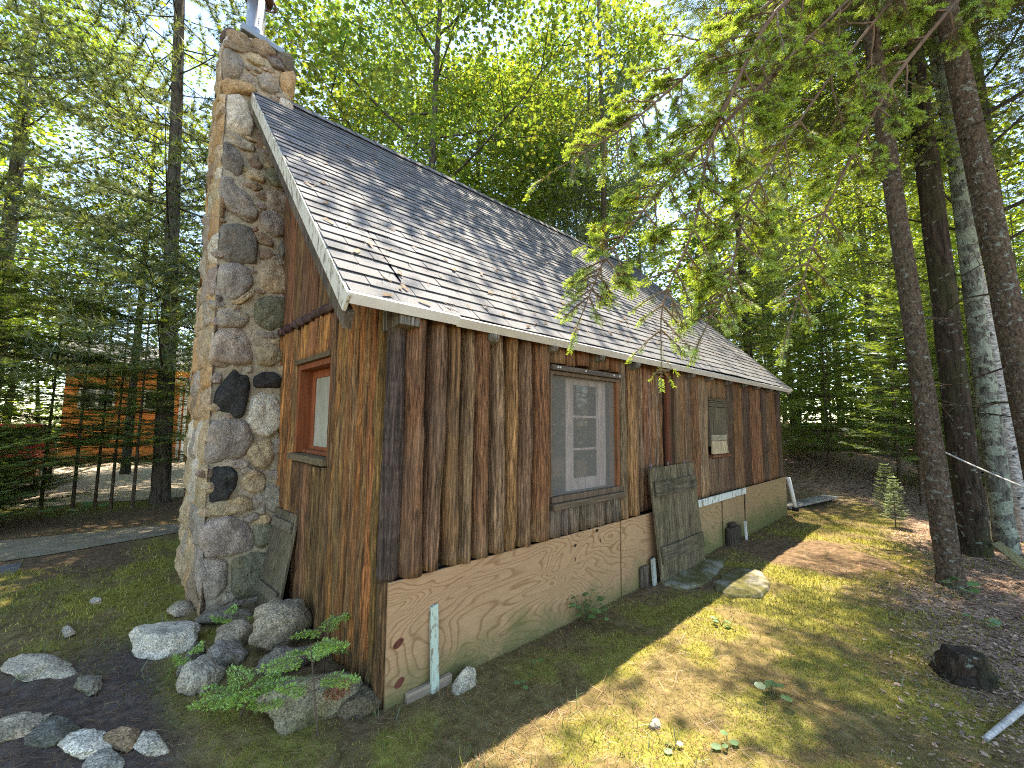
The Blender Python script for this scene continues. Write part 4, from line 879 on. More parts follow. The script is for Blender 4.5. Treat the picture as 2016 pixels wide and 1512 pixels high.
def broadleaf(H, zlo, R, nl, seed, col=(.105, .165, .03), leaves=52, cl=330, size=.12, leaf=LEAF, crad=.42):
    q = np.random.default_rng(seed); mb = MB(); wb = MB(); ends = []
    for k in range(nl):
        t = (k+q.random()*.8)/nl; z = zlo+(H-zlo)*t*.92; az = k*2.4+q.normal(0, .4); Lb = R*(1.05-.65*t)*q.uniform(.7, 1.15)
        a = np.array([0, 0, z]); b = a+Lb*np.array([math.cos(az), math.sin(az), .45+.5*t+q.normal(0, .12)])
        ax = bez(a, b, -.05*Lb, 10)+q.normal(0, .04, (10, 3))*np.linspace(0, 1, 10)[:, None]
        tube(wb, ax, np.linspace(.012+.007*Lb, .005, 10), 6, (.8, .8, .8), cap=False)
        for s in range(7):
            i = 3+s % 7; p = ax[min(i, 9)]; d = nrm(np.array([math.cos(az+(1 if s % 2 else -1)*q.uniform(.4, 1.2)), math.sin(az+(1 if s % 2 else -1)*q.uniform(.4, 1.2)), q.uniform(-.1, .6)])); l = Lb*q.uniform(.18, .42)
            tube(wb, bez(p, p+d*l, 0, 4), np.linspace(.011, .004, 4), 4, (.8, .8, .8), cap=False); ends += [p+d*l, p+d*l*.6]
        ends.append(b)
    ends = np.array(ends); cpos = ends[q.integers(len(ends), size=cl)]+q.normal(0, crad*.7, (cl, 3))
    n = cl*leaves; ci = np.repeat(np.arange(cl), leaves)
    P = cpos[ci]+q.normal(0, 1, (n, 3))*np.array([crad, crad, crad*.42]); tilt = q.normal(0, .35, (cl, 2))
    N_ = np.column_stack([q.normal(0, .35, n)+tilt[ci, 0], q.normal(0, .35, n)+tilt[ci, 1], np.ones(n)]); a = q.uniform(0, 6.283, n)
    D = np.column_stack([np.cos(a), np.sin(a), -.25+q.normal(0, .25, n)])
    tone = q.uniform(.65, 1.25, (cl, 1))*np.array([[1, 1, 1]])*np.column_stack([q.uniform(.8, 1.25, cl), np.ones(cl), np.ones(cl)])
    scatter(mb, *leaf, P, D, N_, size*q.uniform(.65, 1.2, n), np.array(col)*tone[ci])
    return mb, wb

PROTO = {}
def proto(name, mbwb, leafm, woodm):
    mb, wb = mbwb; nf = sum(len(b) for b, _ in mb.blocks)               # leaves and the twigs that carry them: one crown, two materials
    for b, s in wb.blocks: mb.blocks.append((b+mb.n, s))
    mb.v += wb.v; mb.c += wb.c; mb.n += wb.n; me = mb.mesh('crown'); me.materials.append(leafm); me.materials.append(woodm)
    mi = np.ones(len(me.polygons), np.int32); mi[:nf] = 0; me.polygons.foreach_set('material_index', mi); PROTO[name] = me
proto('maple_a', broadleaf(15, 4.6, 4.4, 19, 1, (.15, .205, .052), 58, 420), M_leaf, B_maple)
proto('maple_b', broadleaf(13, 3.2, 3.8, 18, 2, (.185, .235, .052), 58, 420), M_leaf, B_maple)
proto('pine_a', conifer('pine', 15, 2.6, 3.7, 20, 4, 3, .5, (.115, .150, .068), (.17, .20, .08), 18, .165, .18, -.10), M_needle, B_pine)
proto('fir_tall', conifer('fir', 14, 6.2, 2.5, 17, 4, 4, .55, (.075, .105, .028), (.13, .16, .035), 12, .21, -.02, -.03), M_needle, B_fir)
proto('fir_young', conifer('fir', 5.0, .25, 1.35, 18, 8, 5, .7, (.135, .20, .065), (.26, .36, .10), 14, .165, .10, -.05), M_needle, B_fir)
proto('fir_thin', conifer('fir', 6.5, 1.15, 1.35, 17, 5, 6, .45, (.135, .20, .065), (.26, .35, .10), 11, .18, .04, -.05), M_needle, B_fir)

def tree(name, label, loc, H, r, barkm, crown=None, cs=1., cz=None, lean=(0, 0), rot=0, group=None, taper=.35, cat='tree', dead=0, seed=0, flare=1.35, zbase=None, dz=(1.2, 5), col=None, flip=1):
    z = float(hz(*loc)) if zbase is None else zbase
    t = thing(name, label, cat, (0, 0, 0), group); q = np.random.default_rng(seed+900)
    up = Vector((lean[0], lean[1], 1)).normalized()
    Mx = up.to_track_quat('Z', 'Y').to_matrix().to_4x4(); t.matrix_world = Matrix.Translation((loc[0], loc[1], z))@Mx@Matrix.Rotation(rot, 4, 'Z')
    mb = MB(); n = 40; zs = np.concatenate([np.linspace(-.25, .6, 12), np.linspace(.7, H, n-12)])
    rr = r*(1-(1-taper)*np.clip(zs/H, 0, 1))*(1+(flare-1)*np.exp(-np.clip(zs+.1, 0, None)/.16))
    w = np.cumsum(q.normal(0, .012*r*4, (n, 2)), 0)*np.clip(zs/3, 0, 1)[:, None]*.5
    tube(mb, np.column_stack([w, zs]), rr, 20 if r > .08 else 8, (1, 1, 1), .10, seed=seed)
    for k in range(dead):                                            # dead side twigs low on the trunk
        zz = q.uniform(*dz); a = q.uniform(0, 6.283); l = q.uniform(.5, 1.5); p = np.array([0, 0, zz]); e = p+l*np.array([math.cos(a), math.sin(a), q.uniform(-.15, .35)])
        ax = bez(p, e, -.05, 7)+q.normal(0, .02, (7, 3)); tube(mb, ax, np.linspace(.012, .003, 7), 5, (.8, .8, .8), cap=False)
        for s in range(3): b = ax[3+s]; tube(mb, bez(b, b+q.normal(0, .22, 3), 0, 3), [.005, .003, .002], 4, (.8, .8, .8), cap=False)
    mb.build('trunk', barkm, t)
    if crown:
        o = bpy.data.objects.new('crown', PROTO[crown]); COL.objects.link(o); o.parent = t; o.scale = (cs*flip, cs, cs if cz is None else cz)
    return t

R1 = 'tall trunks standing right of the cabin'
tree('fir_tree', 'leaning fir with reddish foot whose shadow falls across the leaf litter', (5.33, -2.24), 13, .105, B_fir, 'fir_tall', 1.05, cz=.95, lean=(-.048, .045), rot=.5, group=R1, taper=.45, dead=7, seed=1, dz=(1.6, 5))
tree('fir_tree', 'rough fir trunk freckled with pale lichen spots nearest the edge of the photo', (5.64, -3.02), 14, .12, B_fir, 'fir_tall', 1.0, lean=(-.080, .074), rot=2.5, group=R1, taper=.5, dead=7, seed=2, dz=(1.5, 5))
tree('cedar_tree', 'thick dark mossy trunk just behind the leaning fir', (7.1, -2.43), 15, .15, B_dark, 'fir_tall', 1.05, lean=(-.031, .029), rot=1.3, group=R1, taper=.55, dead=8, seed=3)
tree('maple_tree', 'pale green trunk coated in lichen beside the thick dark trunk', (7.6, -2.72), 15, .12, B_pale, 'maple_a', .62, cz=.95, lean=(-.02, .02), rot=.3, group=R1, taper=.55, seed=4)
tree('birch_tree', 'thin white birch trunk between the lichen trunk and the spotted fir', (8.59, -2.93), 14, .10, B_birch, 'maple_b', .62, cz=.95, lean=(-.066, .060), rot=2.2, group=R1, taper=.5, seed=5)
tree('cedar_tree', 'dark trunk cut by the edge of the photo behind the spotted fir', (10.6, -3.15), 14, .21, B_dark, 'fir_tall', 1.0, lean=(-.02, .02), rot=4, group=R1, dead=5, seed=6)
tree('maple_tree', 'grey maple trunk with forked boughs rising straight above the roof ridge', (4.72, 7.6), 16, .16, B_maple, 'maple_a', 1.2, lean=(.01, -.01), rot=.9, seed=7, taper=.3)
tree('fir_tree', 'slim twiggy fir trunk rising behind the middle of the roof ridge', (9.7, 4.9), 16, .13, B_fir, 'pine_a', .62, cz=1.02, lean=(-.01, .01), rot=2, dead=26, seed=8, dz=(4, 13))
tree('fir_tree', 'dark straight trunk seen just past the far end of the roof', (13.05, 1.94), 15, .13, B_dark, 'pine_a', .62, cz=1.0, lean=(-.03, .029), rot=5, dead=14, seed=9, dz=(2, 9))
tree('pine_tree', 'distant grey pine trunk in the gap of blue sky past the far eave', (20.8, 2.8), 17, .13, B_pine, 'pine_a', .7, cz=1.1, lean=(-.03, .03), seed=10, dead=8, dz=(4, 10))
tree('maple_tree', 'slender maple with lime leaves standing left of the leaning fir trunk', (17.2, -.55), 15, .15, B_maple, 'maple_b', 1.1, lean=(-.021, .02), seed=11)
tree('maple_tree', 'thin maple stem above the ridge in the bright leaves', (12.5, 9.3), 17, .11, B_maple, 'maple_b', 1.25, lean=(-.02, .02), rot=1, seed=12)
tree('maple_tree', 'second thin stem above the ridge, nearer the slim fir', (15.0, 9.6), 17, .11, B_maple, 'maple_a', 1.05, lean=(-.04, .04), rot=2.8, seed=13)
for lab, x, y, s, c, rr in [('leafy maple filling the gap right of the forked trunk above the ridge', 8.6, 10.2, 1.2, 'maple_b', 1), ('maple spreading over the far half of the roof', 11.4, 6.9, 1.15, 'maple_a', 2),         ('tall maple far behind the ridge', 7.2, 14.8, 1.35, 'maple_a', 7)]:
    tree('maple_tree', lab, (x, y), 14*s, .13, B_maple, c, s, rot=rr*1.1, group='maples in the leafy backdrop', seed=200+rr)
tree('pine_tree', 'tall dark pine trunk left of the stone chimney with long drooping boughs', (-.47, 8.7), 16, .155, B_pine, 'pine_a', 1.05, lean=(-.037, .035), rot=.4, taper=.4, seed=14, dead=10, dz=(1.2, 3.5))
tree('pine_tree', 'pine at the left edge of the photo, its boughs sweeping across the sky', (-5.6, 7.2), 15, .16, B_pine, 'pine_a', 1.1, rot=2.2, seed=15, flip=-1)
tree('pine_tree', 'pine behind the chimney with soft needles around the flue', (3.0, 16.5), 17, .15, B_pine, 'pine_a', 1.12, rot=3.6, seed=16)
tree('maple_tree', 'forked maple with thick grey limbs high on the left', (-4.1, 17.95), 15, .24, B_maple, 'maple_a', 1.25, rot=1.9, taper=.5, seed=17)
tree('maple_tree', 'lime-leaved maple drooping in front of the orange house', (-.9, 15.2), 12, .12, B_maple, 'maple_b', .75, rot=4.2, seed=18)
tree('maple_tree', 'bright maple behind the young firs at the far left', (-7.5, 15.5), 13, .16, B_maple, 'maple_b', 1.15, rot=.2, seed=19, flip=-1)
for k, (lab, x, y, s, c) in enumerate([
    ('dense young fir at the left edge, the darkest and nearest', -3.25, 7.6, 1.0, 'fir_young'), ('young fir with a pale sunlit bough at the far left', -2.75, 8.2, .82, 'fir_young'),
    ('slim young fir in front of the red vehicle', -2.1, 8.75, .78, 'fir_thin'), ('thin young fir with two close stems beside the red vehicle', -1.70, 8.5, .80, 'fir_thin'),
    ('slim young fir against the bright gravel, second from the red vehicle', -1.42, 8.9, .72, 'fir_thin'), ('bare-stemmed young fir in the middle of the bright gravel', -1.2, 8.67, .70, 'fir_thin'),
    ('bare-stemmed young fir nearest the big pine trunk', -.90, 8.4, .74, 'fir_thin'), ('full young fir behind the nearest one at the left', -4.2, 9.0, 1.05, 'fir_young'), ('low bushy fir at the foot of the nearest young firs', -2.75, 7.3, .5, 'fir_young'),
    ('young fir between the pine trunk and the chimney', .35, 9.3, .80, 'fir_thin')]):
    tree('young_fir', lab, (x, y), 5*s if c == 'fir_young' else 6.4*s, .028 if c == 'fir_thin' else .05, B_fir, c, s, rot=k*1.3, group='young firs lining the driveway', seed=30+k, taper=.2, cat='sapling')
for k, (lab, x, y, s, c) in enumerate([
    ('bushy understory fir right behind the far cabin corner', 11.6, 1.6, 1.0, 'fir_thin'), ('understory fir with a straight thin stem, on the bank', 13.2, .2, 1.15, 'fir_young'), ('tall thin fir sapling on the bank against blue sky', 15.97, .6, 1.1, 'fir_thin'),
    ('dim fir sapling between the bank and the leaning fir', 12.3, -1.3, .95, 'fir_thin'), ('shaded fir sapling just left of the leaning trunk', 10.8, -1.75, .85, 'fir_thin'), ('leafy fir sapling deep behind the dark mossy trunk', 12.5, -2.6, 1.0, 'fir_young'),
    ('far fir sapling with pale sunlit fans', 16.5, 2.6, 1.25, 'fir_thin'), ('far fir sapling behind the birch', 14.5, -3.5, 1.2, 'fir_thin'), ('far fir sapling at the foot of the slender maple', 18.5, -1.2, 1.3, 'fir_young')]):
    tree('fir_sapling', lab, (x, y), (5 if c == 'fir_young' else 6.4)*s, .04, B_fir, c, s, rot=k*1.7+.4, group='fir saplings on the bank', seed=50+k, taper=.2, cat='sapling')
for k, (lab, x, y, s) in enumerate([('knee-high fir seedling in the sun at the edge of the trees', 9.3, -1.35, .15), ('smaller fir seedling in front of the knee-high one', 8.3, -1.55, .13)]):
    tree('fir_seedling', lab, (x, y), 5*s, .008, B_fir, 'fir_thin', s, rot=k, group='fir seedlings by the wood edge', seed=70+k, cat='seedling')

# ---- drooping fir boughs in front of the roof: full needles, bright tips
def shoot_needles(mb, a, b, q, col, nl=.020, dens=620, wd=.055):
    L_ = np.linalg.norm(b-a); n = max(6, int(L_*dens)); t = q.random(n); P = a+(b-a)*t[:, None]; d = nrm(b-a)
    s_ = nrm(np.cross(d, [0, 0, 1.])+1e-6); u_ = np.cross(s_, d); ang = np.where(q.random(n) < .5, 0, math.pi)+q.normal(0, .55, n)
    D = d*.62+np.cos(ang)[:, None]*s_+np.sin(ang)[:, None]*u_*.8+u_*.15
    scatter(mb, np.array([[0, -wd*.5, 0], [.55, -wd, 0], [1, 0, 0], [.55, wd, 0], [0, wd*.5, 0]]), np.array([[0, 1, 2, 3], ]), P, D, np.repeat(u_[None], n, 0)+q.normal(0, .3, (n, 3)), nl*q.uniform(.75, 1.15, n), np.array(col)*q.uniform(.7, 1.25, (n, 1)))
def grow(wb, nb, tb, a, d, l, lev, q, old, yng, r):
    """recursive flat fir spray"""
    d = nrm(d); m = 7; e = a+d*l+np.array([0, 0, -.10*l]); ax = bez(a, e, .03*l, m)+q.normal(0, .008*l, (m, 3))
    tube(wb, ax, np.linspace(r, max(r*.35, .0012), m), 5, (.16, .105, .065), cap=False)
    if lev <= 2:
        for i in range(m-2):
            if lev < 2 or i > 2: shoot_needles(nb, ax[i], ax[i+1], q, old if q.random() > .25 else (.15, .105, .03), dens=250 if lev else 330)
        shoot_needles(tb, ax[m-2], ax[m-1]+nrm(ax[-1]-ax[-2])*.03, q, yng, .021, 900, .08)
    if lev == 0: return
    side = nrm(np.cross(d, [0, 0, 1.])+np.array([0, 0, .0])); k = max(3, int(l/(.13 if lev == 1 else .19)))
    for j in range(k):
        t = .25+.72*(j+.5)/k; i = min(m-2, int(t*(m-1))); p = ax[i]+(ax[i+1]-ax[i])*(t*(m-1)-i)
        for s in (-1, 1):
            if q.random() < .26: continue
            dd = nrm(ax[i+1]-ax[i])*.72+side*s*.72+np.array([0, 0, q.normal(-.10, .14)])
            grow(wb, nb, tb, p, dd, l*(.50-.24*t)*q.uniform(.7, 1.2), lev-1, q, old, yng, r*.55)
root = thing('fir_tree', 'near fir whose drooping boughs with yellow-green tips hang before the roof', 'tree', (3.0, -3.95, G))
mb = MB(); zs = np.linspace(G-.1, 7, 30); tube(mb, np.column_stack([3.0-.02*zs, -3.95+0*zs, zs]), np.linspace(.17, .10, 30), 16, (1, 1, 1), .1); mb.build('trunk', B_fir, root)
OLD = (.082, .120, .036); YNG = (.30, .41, .075)
def bough(pts, seed, lens, r=.016, skip=1):
    q = np.random.default_rng(seed); pts = np.array(pts, float); wb, nb, tb = MB(), MB(), MB()
    t = np.linspace(0, len(pts)-1, 26); ax = np.stack([np.interp(t, np.arange(len(pts)), pts[:, k]) for k in range(3)], 1)
    ax[1:-1] = (ax[:-2]+ax[1:-1]*2+ax[2:])/4; ax[1:-1] = (ax[:-2]+ax[1:-1]*2+ax[2:])/4
    tube(wb, ax, np.linspace(r, .003, 26), 7, (.15, .095, .06), .1, cap=False)
    for i in range(4, 25, skip):
        d = nrm(ax[i+1]-ax[i]); f = i/25
        for s in (-1, 1):
            if q.random() < .12: continue
            out = nrm(np.cross(d, nrm(np.array([-.68, -.73, .1]))))
            dd = d*.55+out*s*.75+q.normal(0, .22, 3)+np.array([0, 0, -.16])
            grow(wb, nb, tb, ax[i], dd, lens*(1-.50*f)*q.uniform(.55, 1.1), 2 if f < .8 else 1, q, OLD, YNG, .006)
    grow(wb, nb, tb, ax[-1], ax[-1]-ax[-2], .22, 1, q, OLD, YNG, .004)
    o = wb.build('bough', M_trim, root); nb.build('needles', M_needle, o); tb.build('new_tips', M_young, o)
bough([(2.9, -3.95, 4.6), (1.9, -2.8, 3.95), (1.19, -1.89, 3.25), (1.09, -1.76, 2.92), (.96, -1.58, 2.45), (.96, -1.52, 2.02), (.84, -1.36, 1.62), (.87, -1.34, 1.40)], 1, .42)
bough([(1.9, -2.8, 3.95), (1.3, -1.95, 3.0), (.86, -1.42, 2.3), (.62, -1.15, 1.85), (.55, -1.08, 1.6)], 6, .34, .009)
bough([(1.9, -2.8, 3.9), (1.45, -2.1, 2.9), (1.15, -1.72, 2.2), (1.12, -1.62, 1.75), (1.05, -1.52, 1.5)], 7, .34, .009)
bough([(2.9, -3.95, 4.7), (1.7, -2.3, 3.9), (1.1, -1.6, 3.1), (.75, -1.25, 2.65), (.45, -1.0, 2.38)], 2, .33)
bough([(2.95, -3.95, 4.4), (2.0, -2.85, 3.6), (1.6, -2.3, 2.8), (1.42, -2.0, 2.1), (1.35, -1.85, 1.55)], 3, .30)
bough([(2.95, -3.95, 5.0), (2.0, -2.4, 4.4), (1.5, -1.7, 3.7), (1.15, -1.2, 3.2), (1.0, -1.0, 2.75)], 4, .36, .014, 2)
bough([(2.95, -3.95, 5.2), (3.25, -2.6, 5.0), (3.45, -1.4, 4.6), (3.55, -.5, 4.2), (3.5, .0, 3.9)], 8, .60, .016, 2)

# ---- seedlings and sprouts
def seedling(label, loc, h, seed, n=5, tilt=(0, 0), orange=False, spread=.20):
    q = np.random.default_rng(seed); z = float(hz(*loc)); t = thing('fir_seedling', label, 'seedling', (loc[0], loc[1], z), 'bright seedlings round the mound'); wb, tb = MB(), MB(); p0 = np.array([loc[0], loc[1], z]); top = p0+np.array([tilt[0], tilt[1], h])
    ax = bez(p0, top, 0, 6); tube(wb, ax, np.linspace(.006, .003, 6), 5, (.10, .065, .045), cap=False)
    for k in range(n):
        f = .35+.65*k/max(n-1, 1); p = p0+(top-p0)*f; a = k*2.4+q.normal(0, .3); d = np.array([math.cos(a), math.sin(a), .15]); l = spread*q.uniform(.7, 1.2); e = p+d*l
        tube(wb, bez(p, e, .02, 4), [.003, .002, .002, .0015], 4, (.10, .065, .045), cap=False)
        for j in range(5):
            for s in (-1, 1):
                b = p+(e-p)*(.25+.16*j); dd = nrm(d*.7+np.array([-d[1], d[0], 0])*s*.75+np.array([0, 0, q.normal(-.05, .1)])); shoot_needles(tb, b, b+dd*l*(.42-.05*j), q, (.34, .50, .11) if not (orange and k == 0) else (.38, .13, .05), .021, 700, .13)
        shoot_needles(tb, e, e+d*.04, q, (.36, .52, .12), .021, 900, .13)
    tb.build('needles', M_young, t); wb.build('stem', M_trim, t)
seedling('bright green fir seedling against the foot of the orange gable wall', (-.18, .46), .34, 1, 6)
seedling('bright fir seedling with one orange dead twig over the mossy boulder', (-.38, -.03), .42, 2, 6, (-.02, .12), True, .22)
seedling('sprawling bright seedling low on the moss between the stones', (-.66, .36), .14, 3, 8, (.06, .02), False, .26)
seedling('small seedling beside the round speckled stone', (-.80, 1.08), .12, 4, 4, (0, 0), False, .13)
seedling('small seedling behind the knobby boulder', (-.52, 1.62), .10, 5, 4, (0, 0), False, .12)
def sprout(name, label, loc, n, size, seed, h=.08, col=(.10, .19, .06), group=None):
    q = np.random.default_rng(seed); z = float(hz(*loc)); t = thing(name, label, 'plant', (loc[0], loc[1], z), group); wb, lb = MB(), MB(); p0 = np.array([loc[0], loc[1], z])
    for k in range(n):
        a = q.uniform(0, 6.283); e = p0+np.array([math.cos(a)*h*q.uniform(.2, .9), math.sin(a)*h*q.uniform(.2, .9), h*q.uniform(.4, 1.1)]); tube(wb, bez(p0, e, .01, 4), [.003, .002, .002, .0015], 4, (.10, .10, .04), cap=False)
        scatter(lb, *LEAF5, e[None], np.array([[math.cos(a), math.sin(a), .1]]), np.array([[q.normal(0, .3), q.normal(0, .3), 1.]]), size*q.uniform(.7, 1.2), np.array(col)*q.uniform(.8, 1.3))
    lb.build('leaves', M_young, t); wb.build('stem', M_trim, t)
sprout('leafy_plant', 'bushy green seedling growing against the plywood below the window', (1.75, -.16), 46, .055, 1, .20, (.13, .24, .07))
SG = 'small sprouts scattered over the lawn'
for k, (lab, x, y, n, s, h) in enumerate([
    ('two-leaved sprout at the near edge of the sunlit patch', 1.17, -1.50, 4, .05, .05), ('long-bladed sprout in the middle of the lawn', 1.75, -1.55, 6, .07, .08), ('round-leaved sprout in the shade at the near lawn', .95, -1.32, 3, .04, .03),
    ('light green sprout below the wood block', .72, -.42, 5, .035, .06), ('sprout beside the white-topped stone, further along the plywood', .93, -.32, 5, .035, .07), ('cluster of sprouts before the concrete slab', 2.55, -.95, 8, .05, .06),
    ('sprout with glossy leaves by the leaning fir foot', 4.95, -2.32, 9, .08, .14), ('yellow-green sprout in the sunny litter', 4.1, -2.45, 5, .06, .10), ('lone sprout at the path edge below the young firs', -1.62, 7.3, 12, .16, .32)]):
    sprout('sprout', lab, (x, y), n, s, 10+k, h, group=SG)

# ---- orange house, red vehicle
house = thing('house', 'orange-red house with white windows behind the young firs', 'house', (0, 21.5, G))
ORG = flat('orange_siding', (.74, .24, .06), .7, 0, .25, 3); WHT = flat('white_trim', (.75, .74, .70), .5); RFM = flat('grey_roof', (.16, .16, .165), .85, 0, .3, 6)
mb = MB(); box(mb, (-2.75, 21.5, G-.1), (3.6, 28, 3.3)); mb.build('wall', ORG, house)
mb = MB(); v = [[-3.2, 20.9, 3.25], [4.1, 20.9, 3.25], [4.1, 24.8, 4.5], [-3.2, 24.8, 4.5], [4.1, 28.6, 3.25], [-3.2, 28.6, 3.25]]; mb.add(v, [[0, 1, 2, 3], [3, 2, 4, 5], [1, 4, 2], [0, 3, 5]]); rf = mb.build('roof', RFM, house)
mb = MB(); box(mb, (-3.2, 20.86, 3.08), (4.1, 20.90, 3.26)); mb.build('fascia', WHT, rf)
for x0, x1 in ((-2.35, -1.28), (-.40, .55), (1.3, 2.3)):
    mb = MB()
    for lo, hi in (((x0, 21.42, 1.35), (x1, 21.5, 1.43)), ((x0, 21.42, 2.12), (x1, 21.5, 2.20)), ((x0, 21.42, 1.43), (x0+.07, 21.5, 2.12)), ((x1-.07, 21.42, 1.43), (x1, 21.5, 2.12)), (((x0+x1)/2-.05, 21.42, 1.43), ((x0+x1)/2+.05, 21.5, 2.12))): box(mb, lo, hi)
    wo = mb.build('window', WHT, house); mb = MB(); box(mb, (x0+.07, 21.46, 1.43), (x1-.07, 21.48, 2.12)); mb.build('pane', M_glass, wo)
shed = thing('porch', 'brown side porch with a sloping white-edged roof by the orange house', 'porch', (1.6, 19.9, G))
for x, y in ((.85, 19.4), (2.8, 19.4), (.85, 21.3)):
    mb = MB(); box(mb, (x-.05, y-.05, G-.05), (x+.05, y+.05, 2.5)); mb.build('post', M_trim, shed)
mb = MB(); box(mb, (.86, 19.45, G), (2.8, 19.52, 2.35), (.40, .27, .14)); mb.build('wall', M_trimh, shed)
mb = MB(); v = np.array([[.6, 19.2, 2.62], [3.2, 19.2, 2.05], [3.2, 21.4, 2.05], [.6, 21.4, 2.62]]); mb.add(np.vstack([v, v+[0, 0, .10]]), BF.copy()); mb.build('roof', WHT, shed)
RDM = flat('red_paint', (.42, .035, .025), .35, .0, .2, 4); BLK = flat('black_rubber', (.02, .02, .02), .7)
car = thing('red_vehicle', 'red pickup half hidden behind the young firs on the driveway', 'vehicle', (-3.1, 11.2, G))
def cbox(lo, hi, M_=None): return [[lo[0], lo[1], lo[2]], [hi[0], lo[1], lo[2]], [hi[0], hi[1], lo[2]], [lo[0], hi[1], lo[2]], [lo[0], lo[1], hi[2]], [hi[0], lo[1], hi[2]], [hi[0], hi[1], hi[2]], [lo[0], hi[1], hi[2]]]
mb = MB(); x0, x1, y0, y1 = -4.0, -2.35, 10.5, 14.9; z0 = G+.42
prof = [(y0, z0), (y1, z0), (y1, z0+.42), (y1-1.05, z0+.52), (y1-1.6, z0+1.10), (y0+1.75, z0+1.12), (y0+1.6, z0+.52), (y0, z0+.52)]
n = len(prof); v = [(x0+(.12 if c > z0+.6 else 0), b, c) for b, c in prof]+[(x1-(.12 if c > z0+.6 else 0), b, c) for b, c in prof]
mb.add(v, [list(range(n)), list(range(n, 2*n))[::-1]]+[[i, n+i, n+(i+1) % n, (i+1) % n] for i in range(n)]); body = mb.build('body', RDM, car, .04)
mb = MB(); box(mb, (x0+.22, y0+1.60, z0+.60), (x1-.22, y0+1.66, z0+1.03)); mb.build('rear_window', M_glass, car)
for sx in (x0+.03, x1-.09):
    mb = MB(); box(mb, (sx, y0+1.95, z0+.60), (sx+.06, y1-1.75, z0+1.0)); mb.build('side_window', M_glass, car)
mb = MB(); box(mb, (x0+.10, y0-.012, z0+.10), (x1-.10, y0+.01, z0+.48)); mb.build('tailgate', RDM, car, .02)
for sx in (x0+.02, x1-.14):
    mb = MB(); box(mb, (sx, y0-.03, z0+.18), (sx+.12, y0, z0+.46)); mb.build('tail_light', flat('red_lens', (.5, .02, .02), .2), car, .01)
mb = MB(); box(mb, (x0+.02, y0-.14, z0-.08), (x1-.02, y0-.02, z0+.06)); mb.build('bumper', M_metal, car, .02)
for sx in (x0-.01, x1-.21):
    for sy in (y0+.85, y1-.9):
        mb = MB(); tube(mb, [[sx, sy, G+.34], [sx+.22, sy, G+.34]], .34, 22); wh = mb.build('wheel', BLK, car, .02); mb = MB(); tube(mb, [[sx-.005, sy, G+.34], [sx+.225, sy, G+.34]], .19, 16); mb.build('rim', M_metal, wh)

# ---- far woodland: one mass of leaves, crowns and stems behind everything
def woodland():
    q = np.random.default_rng(77); mb, wb = MB(), MB(); cen = []
    for k in range(125):
        az = q.uniform(-42, 142)*math.pi/180; d = q.uniform(22, 44); x = -1.3+d*math.cos(az); y = -2.4+d*math.sin(az)
        if -5 < x < 5.5 and 19 < y < 30: continue
        H = q.uniform(9, 19); con = q.random() < .35; z = float(hz(x, y)); tube(wb, [[x, y, z-.2], [x+q.normal(0, .3), y+q.normal(0, .3), z+H*.9]], [q.uniform(.10, .2), .04], 7, (1, 1, 1), cap=False)
        m = 70; t = q.random(m); rr = (2.6 if not con else 1.9)*np.where(con, (1-t)*1.1+.1, np.sqrt(np.clip(1-(t*1.7-.8)**2, .05, 1)))*np.sqrt(q.random(m)); a = q.uniform(0, 6.283, m)
        cc = np.column_stack([x+rr*np.cos(a), y+rr*np.sin(a), z+H*(.06+.94*t)]); lf = 30; n = m*lf; ci = np.repeat(np.arange(m), lf)
        P = cc[ci]+q.normal(0, 1, (n, 3))*[.55, .55, .28]; c0 = np.array((.18, .24, .036) if not con else (.075, .115, .036))*q.uniform(.8, 1.2); tone = q.uniform(.6, 1.3, (m, 1)); a = q.uniform(0, 6.283, n)
        scatter(mb, *LEAF5, P, np.column_stack([np.cos(a), np.sin(a), q.normal(-.2, .3, n)]), np.column_stack([q.normal(0, .5, n), q.normal(0, .5, n), np.ones(n)]), q.uniform(.14, .28, n), c0*tone[ci])
    m = 1500; az = q.uniform(-42, 142, m)*math.pi/180; d = q.uniform(17, 40, m); x = -1.3+d*np.cos(az); y = -2.4+d*np.sin(az); keep = ~((x > -16) & (x < 5.6) & (y < 29)) & (np.abs(az*57.3-50) > -1)
    x, y = x[keep], y[keep]; m = len(x); lf = 40; n = m*lf; ci = np.repeat(np.arange(m), lf); z = hz(x, y)+q.random(m)*2.2                              # understory
    P = np.column_stack([x, y, z])[ci]+q.normal(0, 1, (n, 3))*[.7, .7, .35]; a = q.uniform(0, 6.283, n)
    scatter(mb, *LEAF5, P, np.column_stack([np.cos(a), np.sin(a), q.normal(-.1, .3, n)]), np.column_stack([q.normal(0, .5, n), q.normal(0, .5, n), np.ones(n)]), q.uniform(.10, .22, n), (np.array([.11, .16, .04])*q.uniform(.6, 1.4, (m, 1)))[ci])
    o = mb.build('woodland', M_leaf); tag(o, kind='stuff'); o = wb.build('woodland_trunks', B_maple); tag(o, kind='stuff')
woodland()
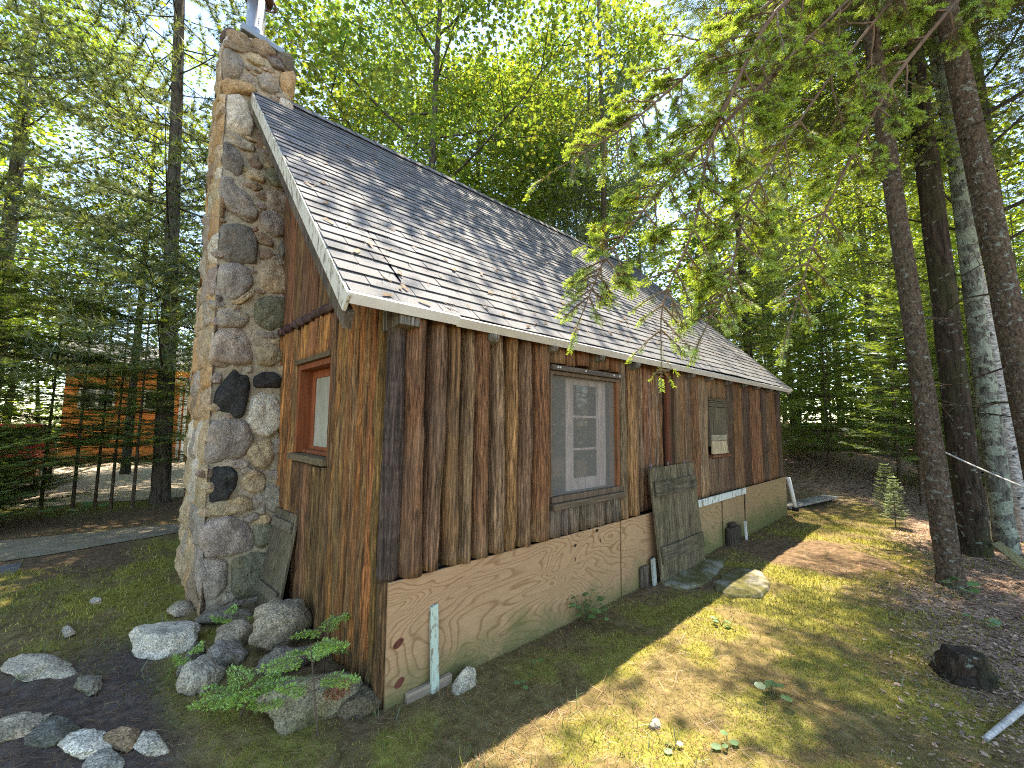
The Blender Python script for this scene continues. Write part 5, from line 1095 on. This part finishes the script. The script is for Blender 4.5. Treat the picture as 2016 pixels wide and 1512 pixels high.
# ================================================================== CAMERA, LIGHT
cam = bpy.data.objects.new('camera', bpy.data.cameras.new('camera')); COL.objects.link(cam)
cam.data.sensor_width = 36; cam.data.lens = 36*834.88/2016; cam.data.clip_start = .05; cam.data.clip_end = 500
Rr, Uu, Ff = (0.72962, -0.68378, 0.009865), (-0.070333, -0.060683, 0.995676), (0.680225, 0.727161, 0.092368)
cam.matrix_world = Matrix(((Rr[0], Uu[0], -Ff[0], -1.27983), (Rr[1], Uu[1], -Ff[1], -2.45249), (Rr[2], Uu[2], -Ff[2], .94667), (0, 0, 0, 1)))
S.camera = cam
SUN = Vector((.336, .218, 1)).normalized()
sl = bpy.data.lights.new('sun', 'SUN'); sl.energy = 3.5; sl.angle = rad(.55); sl.color = (1, .965, .90)
so = bpy.data.objects.new('sun', sl); COL.objects.link(so); so.rotation_euler = SUN.to_track_quat('Z', 'Y').to_euler(); so.location = (4, 4, 30)
w = bpy.data.worlds.new('World'); S.world = w; w.use_nodes = True
nt = w.node_tree; bg = nt.nodes['Background']; sk = nt.nodes.new('ShaderNodeTexSky'); sk.sky_type = 'NISHITA'; sk.sun_disc = False
sk.sun_elevation = math.asin(SUN.z); sk.sun_rotation = math.atan2(SUN.x, SUN.y); sk.air_density = 1.0; sk.dust_density = .1; sk.ozone_density = 1.2; sk.altitude = 1500
nt.links.new(sk.outputs[0], bg.inputs[0]); bg.inputs[1].default_value = .15
vs = S.view_settings; vs.view_transform = 'Standard'; vs.look = 'None'; vs.exposure = EXPO; vs.gamma = 1
vs.use_white_balance = True; vs.white_balance_temperature = 7700; vs.white_balance_tint = 9
S.render.engine = 'CYCLES'; cy = S.cycles
cy.use_denoising = DENOISE; cy.pixel_filter_type = 'BLACKMAN_HARRIS'; cy.filter_width = 1.1
try: cy.denoiser = 'OPENIMAGEDENOISE'
except Exception: pass
cy.max_bounces = 7; cy.diffuse_bounces = 4; cy.glossy_bounces = 2; cy.transmission_bounces = 4; cy.transparent_max_bounces = 6
cy.caustics_reflective = False; cy.caustics_refractive = False; cy.sample_clamp_indirect = 3
for o in bpy.data.objects:
    if '_loc' in o: del o['_loc']
